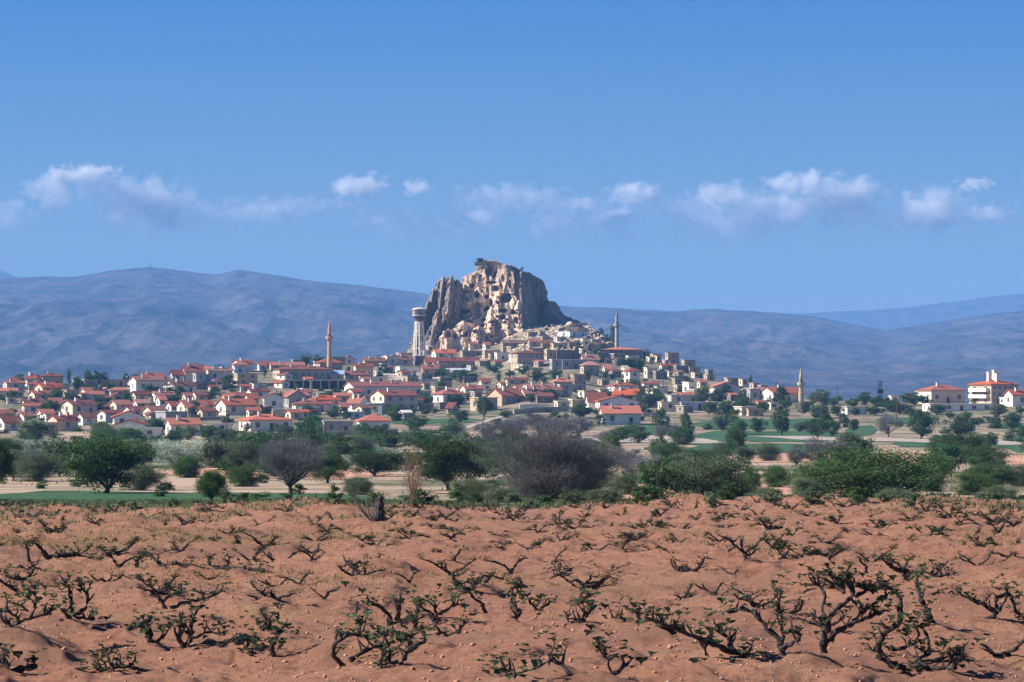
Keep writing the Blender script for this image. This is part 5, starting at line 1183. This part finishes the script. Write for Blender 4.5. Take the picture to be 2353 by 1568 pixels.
# ------------------------------------------------------------------ vineyard
m_vine = two_tone('black gnarled vine wood', (0.030, 0.024, 0.024), (0.065, 0.052, 0.050), 9.0, 6, (1, 1, .5), (40, .8, .02), (0.11, 0.095, 0.095), 30.0)
m_vleaf = leaf_mat('vine leaves', (0.032, 0.052, 0.028), (0.06, 0.09, 0.045), (0.15, 0.18, 0.11))
m_vleaf2 = leaf_mat('dull vine leaves', (0.03, 0.036, 0.026), (0.055, 0.06, 0.038), (0.12, 0.13, 0.08))
def arm(v, f, pts, r0, r1, g, seg=7, step=.045, jit=.012):
    P = [Vector(p) for p in pts]; out = []
    for a, b_ in zip(P[:-1], P[1:]):
        n = max(1, int((b_ - a).length / step))
        for k in range(n): out.append(a.lerp(b_, k / n))
    out.append(P[-1]); n = len(out)
    for _ in range(2):
        out = [out[0]] + [(out[i-1] + out[i] * 2 + out[i+1]) / 4 for i in range(1, n - 1)] + [out[-1]]
    out = [p + Vector((g.uniform(-jit, jit), g.uniform(-jit, jit), g.uniform(-jit, jit))) for p in out]
    rad = [(r0 + (r1 - r0) * (i / max(1, n - 1)) ** .8) * g.uniform(.68, 1.4) for i in range(n)]
    rad[-1] *= .6
    tube(v, f, out, rad, seg); return out
def leaf(v, f, p, s, g):
    a, t = g.uniform(0, 6.28), g.uniform(-1.0, .5); n = len(v)
    u = Vector((math.cos(a), math.sin(a), 0)); w = Vector((-math.sin(a) * math.cos(t), math.cos(a) * math.cos(t), math.sin(t))); nn = u.cross(w)
    out = [(0, 0), (.55, .15), (.5, .55), (.22, .55), (0, 1.0), (-.22, .55), (-.5, .55), (-.55, .15)]
    for i, (x, y) in enumerate(out):
        q = p + (u * x + w * y + nn * (abs(x) * .35)) * s; v.append((q.x, q.y, q.z))
    f.append((n, n+1, n+2, n+3, n+4)); f.append((n, n+4, n+5, n+6, n+7))
def foliage(v, f, p, n, spread, s, g):
    for _ in range(n):
        q = p + Vector((g.gauss(0, spread), g.gauss(0, spread), abs(g.gauss(0, spread)) * 1.1 - spread * .3)); leaf(v, f, q, s * g.uniform(.55, 1.25), g)
def vine_variant(seed, low=False, rich=1.0):
    g = random.Random(seed); v, f, lv, lf = [], [], [], []
    seg = 5 if low else 7; step = .09 if low else .045
    th = g.uniform(.07, .2); lean = Vector((g.uniform(-.14, .14), g.uniform(-.1, .1), 0))
    top = lean + Vector((0, 0, th)); arm(v, f, [(0, 0, -.12), lean * .4 + Vector((0, 0, th * .5)), top], g.uniform(.06, .09), .06, g, seg, step)
    for i in range(g.randint(2, 5)):
        a = g.choice([0, math.pi]) + g.uniform(-.8, .8); L_ = g.uniform(.22, .8); d = Vector((math.cos(a), math.sin(a), 0))
        bent = g.choice([-1, 1]); P_ = [top]; z_ = 0.0
        for q in (.25, .5, .75, 1):      # crooked: each reach dips or climbs on its own
            z_ += g.choice([-.07, .02, .05, .10, .13]) * (1 + L_); z_ = max(z_, -top.z + .03)
            P_.append(top + d * L_ * q + Vector((g.uniform(-.09, .09), g.uniform(-.09, .09), z_)))
        o = arm(v, f, P_, g.uniform(.042, .062), .024, g, seg, step)
        if g.random() < .7:
            q = o[len(o) // 2]; e = q + Vector((g.uniform(-.28, .28), g.uniform(-.15, .15), g.uniform(.0, .26))); o2 = arm(v, f, [q, (q + e) / 2 + Vector((g.uniform(-.06, .06), 0, g.uniform(-.03, .07))), e], .03, .016, g, seg, step)
            foliage(lv, lf, e, int(g.uniform(3, 9) * rich), .06, .055 if not low else .09, g)
        for k in range(3 if low else 5):
            q = o[g.randrange(len(o) // 2, len(o))]; e = q + Vector((g.uniform(-.07, .07), g.uniform(-.07, .07), g.uniform(.04, .16)))
            arm(v, f, [q, e], .012, .006, g, 4, .06)
            if g.random() < .75 * rich: foliage(lv, lf, e, int(g.uniform(4, 9) * rich), .06, .06 if not low else .085, g)
        if g.random() < rich: foliage(lv, lf, o[-1], int(g.uniform(9, 18) * rich), .08, .065 if not low else .09, g)
    a_ = mesh('stem', v, f); a_.materials.append(m_vine)
    b_ = None
    if lv: b_ = mesh('foliage', lv, lf); b_.materials.append(m_vleaf if seed % 3 else m_vleaf2)
    return a_, b_
VV = [vine_variant(100 + k, False, (.9, 1.3, .5, 1.0, .25, 1.2, .8, 1.5)[k % 8]) for k in range(16)]
VL = [vine_variant(300 + k, True, (1.6, 2.2, 1.0, 1.8, .5, 2.6)[k % 6]) for k in range(12)]
def place_vine(X, D, sc_, var, low):
    a, b_ = (VL if low else VV)[var % (12 if low else 16)]
    px = CX + F * X / D
    o = empty('grape_vine', (X, D, float(ground(X, D)) - .02), random.uniform(-.7, .7) + (math.pi if random.random() < .5 else 0)); o.scale = (sc_, sc_, sc_ * random.uniform(.5, .85))
    link('stem', a, None, o)
    if b_: link('foliage', b_, None, o)
    o['category'] = 'vine'; return o, px
# hand-placed vines in the front, traced along their trunks (crop pixel strokes: points, start and end thickness)
cI = lambda p: (p[0] * .3335 + 1568.2, p[1] * .3335 + 1176.1)
cG = lambda p: (p[0] * .3335, p[1] * .3335 + 1176.1)
cH = lambda p: (p[0] * .3335 + 784.1, p[1] * .3335 + 1176.1)
TR = [
 (cI, (980, 990), 'largest gnarled vine with a thick upright trunk, lower right foreground', [([(985,995),(970,900),(1000,740)],42,34),([(985,900),(1060,830),(1180,760),(1380,690)],30,20),([(1000,740),(1090,640),(1190,590),(1150,500),(1000,430)],26,14),([(1180,750),(1290,650),(1400,580)],20,10),([(1120,560),(1040,480)],18,10),([(1190,590),(1270,540)],24,14),([(1000,770),(960,680),(990,560),(930,500),(840,500)],20,12)]),
 (cI, (690, 1010), 'twisted vine arms left of the largest vine, lower right foreground', [([(690,1010),(680,890),(560,780),(470,670),(300,690)],34,14),([(680,950),(820,870),(780,820),(700,830)],28,12),([(690,880),(690,740),(660,640),(690,540)],16,8)]),
 (cI, (450, 1010), 'long sprawling vine arm reaching left, lower right foreground', [([(560,1015),(430,990),(330,950),(330,870),(230,810)],34,18),([(430,995),(250,930),(150,890),(0,830),(-130,770),(-260,730)],32,14),([(160,900),(150,970),(190,1020)],14,8),([(250,930),(190,860),(120,880)],18,10),([(430,990),(460,1060)],18,10)]),
 (cI, (1400, 1010), 'tall angular vine looping up to a leafy arch, lower right', [([(1400,1010),(1340,920),(1400,830),(1500,760)],30,24),([(1500,760),(1500,560),(1400,520),(1200,520),(1100,460)],26,12),([(1390,860),(1340,990)],18,10),([(1440,950),(1600,920),(1640,820),(1590,780)],24,10)]),
 (cI, (1560, 1130), 'wide low vine with curled arms near the bottom right corner', [([(1545,1130),(1620,1010),(1700,980),(1700,890),(1650,790)],30,12),([(1560,1120),(1700,1140),(1860,1120),(1890,1050),(1830,980)],34,16),([(1640,1060),(1750,1030),(1940,960)],20,9),([(1340,990),(1440,1060),(1545,1125)],26,26)]),
 (cI, (1740, 770), 'leaning vine with leafy crown above the corner vines', [([(1740,775),(1690,680),(1640,610),(1620,540),(1620,450)],36,14),([(1720,750),(1660,760)],18,14)]),
 (cI, (2060, 750), 'branching vine at the right frame edge, foreground', [([(2050,750),(2180,700),(2080,640),(1920,570),(1880,530)],32,12),([(2170,700),(2150,600),(2250,550),(2290,650)],24,12),([(2180,690),(2250,560),(2220,520)],18,9),([(2260,580),(2300,700),(2340,760)],18,10)]),
 (cI, (1560, 440), 'small slanting vine above the leafy arch on the right', [([(1580,445),(1460,395),(1370,320)],28,10),([(1460,395),(1410,330)],12,7)]),
 (cI, (1720, 450), 'short horizontal vine stub right of the slanting vine', [([(1690,445),(1760,440),(1840,440)],26,10),([(1730,440),(1650,410)],14,7),([(1740,440),(1780,400)],12,6)]),
 (cI, (690, 350), 'leafy vine tuft at the left part of the right foreground', [([(700,365),(740,350),(660,320)],18,8),([(700,360),(640,250)],14,7),([(700,350),(740,250)],12,6)]),
 (cI, (600, 130), 'far dark forked vine on the right slope', [([(600,135),(560,80),(520,40)],24,9),([(600,130),(670,110)],18,8)]),
 (cG, (1080, 945), 'thick black vine stump on the mound, left foreground', [([(1080,950),(1030,880),(1020,770)],48,24),([(1080,940),(1120,870),(1130,800)],22,10)]),
 (cG, (1300, 965), 'leafy vine right of the black stump, left foreground', [([(1300,970),(1240,880),(1200,800)],34,14),([(1290,950),(1330,860),(1310,760),(1360,680)],24,10),([(1230,860),(1260,760)],16,8),([(1320,870),(1440,830),(1560,840)],18,8)]),
 (cG, (500, 740), 'two-armed vine with leafy tufts, left foreground', [([(520,745),(450,700),(420,670)],28,16),([(500,735),(600,660),(610,580),(560,510)],24,12),([(490,700),(490,600),(460,500)],20,10),([(520,740),(640,745)],18,8)]),
 (cG, (95, 800), 'spreading vine at the left frame edge, foreground', [([(95,805),(30,740),(0,690)],30,14),([(95,795),(150,750),(60,690),(40,660)],22,10),([(95,800),(220,725),(340,700)],20,8),([(200,730),(260,660),(220,600)],14,8)]),
 (cG, (1165, 685), 'slender vine with long reaching arms behind the black stump', [([(1165,690),(1100,600),(1060,530),(980,480)],24,10),([(1120,620),(1190,560),(1290,550)],18,8),([(1180,670),(1280,620),(1420,600),(1540,545)],20,8)]),
 (cG, (80, 560), 'low vine arm with leaves, left edge', [([(160,580),(90,530),(20,490),(-30,450)],24,12),([(150,575),(260,590)],18,8)]),
 (cG, (1890, 1030), 'small upright vine with a leaf tuft, bottom left of centre', [([(1890,1035),(1870,960),(1890,890)],36,14)]),
 (cG, (1670, 1055), 'low vine stub with a bent arm, bottom left of centre', [([(1660,1060),(1730,990),(1740,960)],26,12),([(1700,1010),(1710,1040)],12,8)]),
 (cG, (1800, 870), 'small bent vine right of the long-armed vine', [([(1800,870),(1810,790),(1860,730)],24,10),([(1790,870),(1920,870)],20,12)]),
 (cG, (130, 1110), 'dark low vine clump at the bottom left corner', [([(20,1120),(140,1105),(260,1060)],50,26),([(60,1110),(20,1150)],26,14)]),
 (cG, (780, 1110), 'leafy low vine at the bottom, left of centre', [([(780,1150),(790,1080),(760,1040)],20,10),([(800,1120),(870,1080),(900,1090)],26,12),([(760,1140),(660,1160)],16,8)]),
 (cG, (300, 330), 'far dark leafy vine row clump, upper left slope', [([(200,340),(190,250),(170,220)],20,10),([(330,320),(290,260),(250,220)],28,12),([(330,320),(450,290),(560,290)],24,10),([(330,330),(520,360),(650,395)],18,6)]),
 (cG, (950, 400), 'far wide vine with dark arms, left of centre slope', [([(950,405),(930,340),(970,320)],26,10),]),
 (cG, (1180, 400), 'dark vine with a raised left arm beside the far wide vine', [([(1180,400),(1090,350),(1030,290)],26,10),([(1180,395),(1300,390)],26,12)]),
 (cG, (1560, 400), 'long lying vine arm running down to the right, left of centre slope', [([(1420,390),(1560,390),(1700,440),(1800,470),(1820,510)],26,14),([(1440,380),(1440,320)],20,10),([(1560,385),(1580,320)],16,8)]),
 (cH, (370, 770), 'vine with two black prongs, centre foreground', [([(350,770),(330,700),(240,640),(170,620)],32,12),([(385,775),(390,690),(410,610)],30,14)]),
 (cH, (650, 795), 'spreading leafy vine, centre foreground', [([(660,800),(620,700),(520,640)],34,10),([(650,720),(760,650),(830,640)],18,8),([(650,700),(640,620)],14,7),([(520,650),(520,740)],14,7)]),
 (cH, (1150, 745), 'S-shaped bare vine, centre foreground', [([(1110,750),(1240,700),(1170,630),(1190,560)],30,12)]),
 (cH, (400, 1060), 'stout bare vine with a raised right arm, bottom centre', [([(400,1070),(440,970),(570,895)],34,16),([(470,940),(470,870)],16,8),([(400,1060),(260,1060)],18,8)]),
 (cH, (300, 1000), 'small upright vine left of the stout bare vine', [([(300,1005),(310,940),(345,880)],26,10)]),
 (cH, (1620, 1165), 'vine with large drooping leaves, bottom centre right', [([(1620,1180),(1540,1070),(1450,1030),(1430,960)],34,14),([(1450,1030),(1340,1070),(1200,1120)],16,8)]),
 (cH, (1880, 1165), 'thin arching vine shoot, bottom right of centre', [([(1880,1180),(1860,1080),(1820,990),(1770,940)],16,8),([(1890,1170),(1980,1050)],26,12)]),
 (cH, (1100, 1130), 'vine arm cut by the bottom edge, centre', [([(1200,1190),(1130,1130),(1060,1095)],30,16)]),
 (cH, (1700, 790), 'leafy vine with forked top, right of centre', [([(1650,800),(1680,700),(1640,640)],16,8),([(1680,720),(1750,660)],16,8),([(1690,795),(1560,740)],14,7)]),
 (cH, (1370, 690), 'slim forked vine, centre', [([(1380,700),(1340,660),(1310,630)],20,8),([(1380,700),(1440,630)],18,8)]),
 (cH, (1960, 800), 'lying vine arm with leaves, right of centre', [([(1960,800),(2080,820),(2180,860)],26,12),([(1960,800),(1880,730)],16,8),([(2060,800),(2030,700)],14,7)]),
 (cH, (2290, 850), 'thick lying vine arm left of the long sprawling arm, foreground', [([(2353,870),(2280,830),(2190,780)],30,14),([(2280,830),(2300,760)],14,7)]),
 (cH, (880, 560), 'leafy vine with a leaning black stub, middle', [([(990,610),(900,580),(840,560)],28,10),([(870,570),(790,550)],16,8),([(900,560),(920,490)],14,7)]),
 (cH, (780, 350), 'forked dark vine beyond the middle', [([(700,355),(780,350),(780,310),(830,260)],20,10)]),
 (cH, (1500, 450), 'short dark vine stub with spread arms, middle', [([(1430,435),(1520,460),(1550,430)],22,12),([(1520,460),(1490,400)],14,8)]),
 (cH, (50, 1060), 'large dark vine at the bottom, left of centre', [([(60,1075),(20,1060),(-60,1000),(-40,900),(60,840),(140,860)],30,14),([(60,1070),(180,1110),(300,1160)],34,16),([(120,860),(140,780),(110,720)],18,9)]),  # the stroke running down right models a cast shadow as a vine arm
]
def traced(fn, basepx, label, strokes, seed):
    g = random.Random(seed); bx_, by_ = fn(basepx)
    D0 = None; ys = EYE - F * (ground((bx_ - CX) * _dl / F, _dl, True) - CAMZ) / _dl
    k = np.nonzero(ys <= by_)[0]; D0 = float(_dl[k[0]]) if len(k) else 60.0
    s = D0 / F; X0 = (bx_ - CX) * s; z0 = float(ground(X0, D0))
    o = empty('grape_vine', (X0, D0, z0)); tag(o, label, 'vine', 'grape vines')
    v, f, lv, lf = [], [], [], []
    for si, (pts, w0, w1) in enumerate(strokes):
        P = []; dd = g.uniform(-.1, .1)
        for i, p in enumerate(pts):
            x, y = fn(p); dz = dd * i
            D = D0 + dz; X = (x - CX) * D / F; z = (EYE - y) * D / F + CAMZ
            zg = float(ground(X, D)) + .015
            if z < zg: z = zg
            P.append((X - X0, D - D0, z - z0))
        if si == 0: P[0] = (P[0][0], P[0][1], P[0][2] - .08)
        q = .3335 * s / 2
        out = arm(v, f, P, w0 * q * 1.35, w1 * q * 1.5, g, 8, .03, .008)
        far = D0 > 45
        for k in range(3 + len(out) // 5):
            e0 = out[g.randrange(len(out) // 3, len(out))]; e = e0 + Vector((g.uniform(-.06, .06), g.uniform(-.06, .06), g.uniform(.03, .11)))
            arm(v, f, [e0, e], .010, .005, g, 4, .04)
            if g.random() < .6: foliage(lv, lf, e, g.randint(1, 5), .04, .06 if not far else .085, g)
        foliage(lv, lf, out[-1], g.randint(8, 17), .07, .062 if not far else .09, g)
        if len(out) > 14: foliage(lv, lf, out[len(out) * 2 // 3] + Vector((0, 0, .03)), g.randint(2, 8), .05, .06, g)
    link('stem', mesh('stem', v, f), m_vine, o)
    if lv: link('foliage', mesh('foliage', lv, lf), m_vleaf if seed % 4 else m_vleaf2, o)
    return X0, D0
KEEP = [traced(fn, b_, lab, st, 700 + i) for i, (fn, b_, lab, st) in enumerate(TR)]
# the other vines stand in loose rows up to the crest
gv = random.Random(3); cnt = 0
ROWN = [(27, 'nearest', 'small leafy vine'), (36, 'in lower rows', 'small dark vine'), (46, 'in middle rows', 'small dark vine'), (58, 'in upper rows', 'little vine tuft'), (72, 'below the crest', 'little vine tuft'), (200, 'on the crest', 'tiny vine tuft')]
VM = [('the left frame edge', 0), ('the walnut', 242), ('the small round tree', 487), ('the forked tree', 667), ('the pink sapling', 950), ('the purple shrub', 1255), ('the slim-trunked tree', 1520), ('the greyish bush', 1645), ('the widest bush', 2000), ('the right frame edge', 2353)]
SP = []
D = 20.0
while D < 95:
    half = D * .19; X = -half + gv.uniform(0, 1.5)
    while X < half:
        x, d = X + gv.uniform(-.5, .5), D + gv.uniform(-.8, .8)
        if gv.random() < (.82 if D > 30 else .45) and all((x - a) ** 2 + ((d - b_) * .6) ** 2 > (.8 if d < 35 else .3) for a, b_ in KEEP):
            SP.append((d, x, gv.uniform(.6, 1.05) * float(np.interp(d, [20, 28, 40, 60, 95], [.64, .54, .47, .47, .48])), gv.randrange(48)))
            cnt += 1
        X += gv.uniform(.8, 1.4) if D > 30 else gv.uniform(1.7, 2.6)
    D += 1.5 + D * .018
SP.sort(); NS = 298 - len(TR); fv, ff, fm, fn_ = [], [], [], 0
for k, (d, x, sc_, var) in enumerate(SP):
    if k < NS:
        o, px = place_vine(x, d, sc_, var, d > 42)
        for lim, rowname, nm_ in ROWN:
            if d < lim: break
        bf = min(VM, key=lambda q: abs(q[1] - px))[0]
        LAB.append([o, nm_ + ' ' + rowname, 'before ' + bf, px, 0]); o['group'] = 'grape vines'
    else:      # past the 300 largest: one joined planting on the crest
        a, b_ = VL[var % 12]; rz = random.uniform(-.7, .7) + (math.pi if random.random() < .5 else 0); c_, s_ = math.cos(rz), math.sin(rz); z = float(ground(x, d)) - .02; zs = random.uniform(.6, .95)
        for mi, me_ in enumerate((a, b_)):
            if me_ is None: continue
            co = np.zeros(len(me_.vertices) * 3, dtype=np.float32); me_.vertices.foreach_get('co', co); co = co.reshape(-1, 3) * sc_; co[:, 2] *= zs
            fv.append(np.stack([co[:, 0] * c_ - co[:, 1] * s_ + x, co[:, 0] * s_ + co[:, 1] * c_ + d, co[:, 2] + z], 1))
            ff += [tuple(q + fn_ for q in p.vertices) for p in me_.polygons]; fm += [mi] * len(me_.polygons); fn_ += len(co)
fme = mesh('crest_vines', np.vstack(fv), ff); fme.materials.append(m_vine); fme.materials.append(m_vleaf)
if len(fme.polygons) == len(fm): fme.polygons.foreach_set('material_index', fm)
tag(link('crest_vines', fme), 'mass of tiny dark vine tufts along the crest of the vineyard', 'vines', kind='stuff')
print('vines', len(SP), NS)
# dead stump on the crest
sx, sy, sz = hit(872, 1214)
st = empty('dead_stump', (sx, sy, float(ground(sx, sy)))); tag(st, 'dark upright dead stump among bare twigs on the vineyard slope', 'stump')
v, f = [], []; arm(v, f, [(0, 0, -.1), (.02, 0, .3), (.01, .02, .62)], .10, .075, random.Random(2), 9, .06, .01); link('trunk', mesh('trunk', v, f), m_vine, st)
v, f = [], []; g = random.Random(8)
for k in range(34):
    a = g.uniform(0, 6.28); r_ = g.uniform(.1, .5); arm(v, f, [(math.cos(a) * .08 - .1, math.sin(a) * .08, 0), (math.cos(a) * r_ - .15, math.sin(a) * r_, g.uniform(.25, .55)), (math.cos(a) * r_ * 1.3 - .15, math.sin(a) * r_, g.uniform(.5, .8))], .008, .003, g, 4, .15)
link('twigs', mesh('twigs', v, f), LM['twig'], st)

# pebbles, clods, weeds
def scatter(n, dmin, dmax, seed, mask=None, power=1.0):
    g = np.random.default_rng(seed); D = np.sqrt(g.uniform(dmin**2, dmax**2, n)); D = dmin + (D - dmin) * 1.0; P = g.uniform(-200, 2550, n); X = (P - CX) * D / F
    if mask is not None:
        k = mask(X, D, g); X, D = X[k], D[k]
    return X, D, ground(X, D)
def stones(name, n, d0, d1, s0, s1, mat, label, seed):
    g = np.random.default_rng(seed); X, D, Z = scatter(n, d0, d1, seed)
    oc = np.array([(1,0,0),(0,1,0),(-1,0,0),(0,-1,0),(0,0,1),(0,0,-1)], float); tf = np.array([(0,1,4),(1,2,4),(2,3,4),(3,0,4),(1,0,5),(2,1,5),(3,2,5),(0,3,5)])
    s = g.uniform(s0, s1, (len(X), 1, 3)) * (g.uniform(0, 1, (len(X), 1, 1)) ** 2 + .35); V = oc[None] * s * g.uniform(.6, 1.3, (len(X), 6, 1)) * np.array([1, 1, .7])
    V = V + np.stack([X, D, Z + .005], 1)[:, None]; Q = tf[None] + (np.arange(len(X)) * 6)[:, None, None]
    tag(link(name, mesh(name, V.reshape(-1, 3), Q.reshape(-1, 3)), mat), label, 'stones', kind='stuff')
m_peb = two_tone('pale pebbles', (0.66, 0.50, 0.36), (0.50, 0.34, 0.23), 3.0, 2); m_clod = two_tone('soil clods', (0.50, 0.25, 0.16), (0.38, 0.18, 0.12), .6, 5)
stones('pebbles', 15000, 18, 90, .005, .015, m_peb, 'pale pebbles strewn over the red vineyard soil', 1)
stones('clods', 52000, 17, 92, .007, .022, m_clod, 'red-brown clods of earth covering the vineyard', 2)
def weeds(name, X, D, h0, h1, mat, label, seed, w=.012, per=7, spread=.12):
    g = np.random.default_rng(seed); n = len(X)
    X = np.repeat(X, per) + g.normal(0, spread, n * per); D = np.repeat(D, per) + g.normal(0, spread, n * per); Z = ground(X, D)
    h = g.uniform(h0, h1, n * per); a = g.uniform(0, 6.28, n * per); ww = w * g.uniform(.6, 1.5, n * per) * D / 40
    B = np.stack([X, D, Z - .02], 1); S = np.stack([np.cos(a) * ww, np.sin(a) * ww, 0 * a], 1); T = B + np.stack([g.normal(0, .3, n * per) * h, g.normal(0, .3, n * per) * h, h], 1)
    V = np.stack([B - S, B + S, T + S * .4], 1).reshape(-1, 3)
    tag(link(name, mesh(name, V, np.arange(3 * n * per).reshape(-1, 3)), mat), label, 'weeds', kind='stuff')
m_wy = leaf_mat('yellowish weeds', (0.30, 0.28, 0.10), (0.20, 0.24, 0.08), (0.36, 0.30, 0.14)); m_wg = leaf_mat('grey-green weeds', (0.10, 0.14, 0.065), (0.15, 0.18, 0.09), (0.24, 0.24, 0.14))
def mk(thr, lo, hi): return lambda X, D, g: (fbm(X * .22, D * .09, 3.0, 3) > thr) & (D > lo) & (D < hi)
X_, D_, _ = scatter(15000, 34, 78, 31, mk(.10, 34, 78)); weeds('yellow_weeds', X_, D_, .02, .09, m_wy, 'thin yellow-green weeds between the upper vine rows', 5, .008, 7, .16)
X_, D_, _ = scatter(5200, 88, 150, 33, lambda X, D, g: fbm(X * .3, D * .12, 8.0, 3) > .02); weeds('verge_weeds', X_, D_, .04, .22, m_wg, 'grey-green weeds along the far edge of the vineyard', 6, .011, 20, .6)
X_, D_, _ = scatter(2600, 70, 96, 35, lambda X, D, g: (X < -3.5) & (fbm(X * .5, D * .2, 4.0, 3) > -.05)); weeds('slope_weeds', X_, D_, .04, .18, m_wg, 'grey-green weeds on the upper left slope of the vineyard', 7, .011, 16, .3)
X_, D_, _ = scatter(9000, 120, 640, 41, lambda X, D, g: fbm(X * .06, D * .03, 2.0, 4) > .08); weeds('field_weeds', X_, D_, .06, .35, m_wg, 'dry weeds dotted over the fields below the village', 8, .006, 6, .8)
gr = random.Random(33)
for i in range(18):
    x = gr.uniform(1190, 1410); y = gr.uniform(742, 800); w = gr.uniform(8, 18); tree(x, y, w, y - w * .5, gr.choice(['bush', 'olivebush']))
# pale rubble under the rock
g_ = np.random.default_rng(4); n_ = 1700; P_ = g_.uniform(1150, 1425, n_); Y_ = g_.uniform(738, 806, n_); V_, Q_ = [], []
oc = np.array([(1,0,0),(0,1,0),(-1,0,0),(0,-1,0),(0,0,1),(0,0,-1)], float); tf = np.array([(0,1,4),(1,2,4),(2,3,4),(3,0,4),(1,0,5),(2,1,5),(3,2,5),(0,3,5)]); D_ = np.array([depth(a, b_) for a, b_ in zip(P_, Y_)]); X_ = (P_ - CX) * D_ / F
S_ = g_.uniform(.2, 1.35, (n_, 1, 1)) ** 1.5 * g_.uniform(.6, 1.3, (n_, 6, 1)); V_ = oc[None] * S_ * np.array([1, 1, .6]) + np.stack([X_, D_, ground(X_, D_)], 1)[:, None]
tag(link('rubble', mesh('rubble', V_.reshape(-1, 3), (tf[None] + (np.arange(n_) * 6)[:, None, None]).reshape(-1, 3)), two_tone('pale broken tuff', (0.60, 0.46, 0.35), (0.34, 0.26, 0.20), .12)), 'pale broken rubble strewn over the slope under the rock', 'stones', kind='stuff')
for i, (x, y, h) in enumerate([(60, 1010, 70), (520, 1002, 60), (1110, 990, 66), (1500, 985, 52), (1790, 975, 50), (2060, 968, 46), (2290, 975, 60)]):
    pole(x, y - h, y, 'thin wooden utility pole in the fields, ' + ORD[i])
flush_labels()
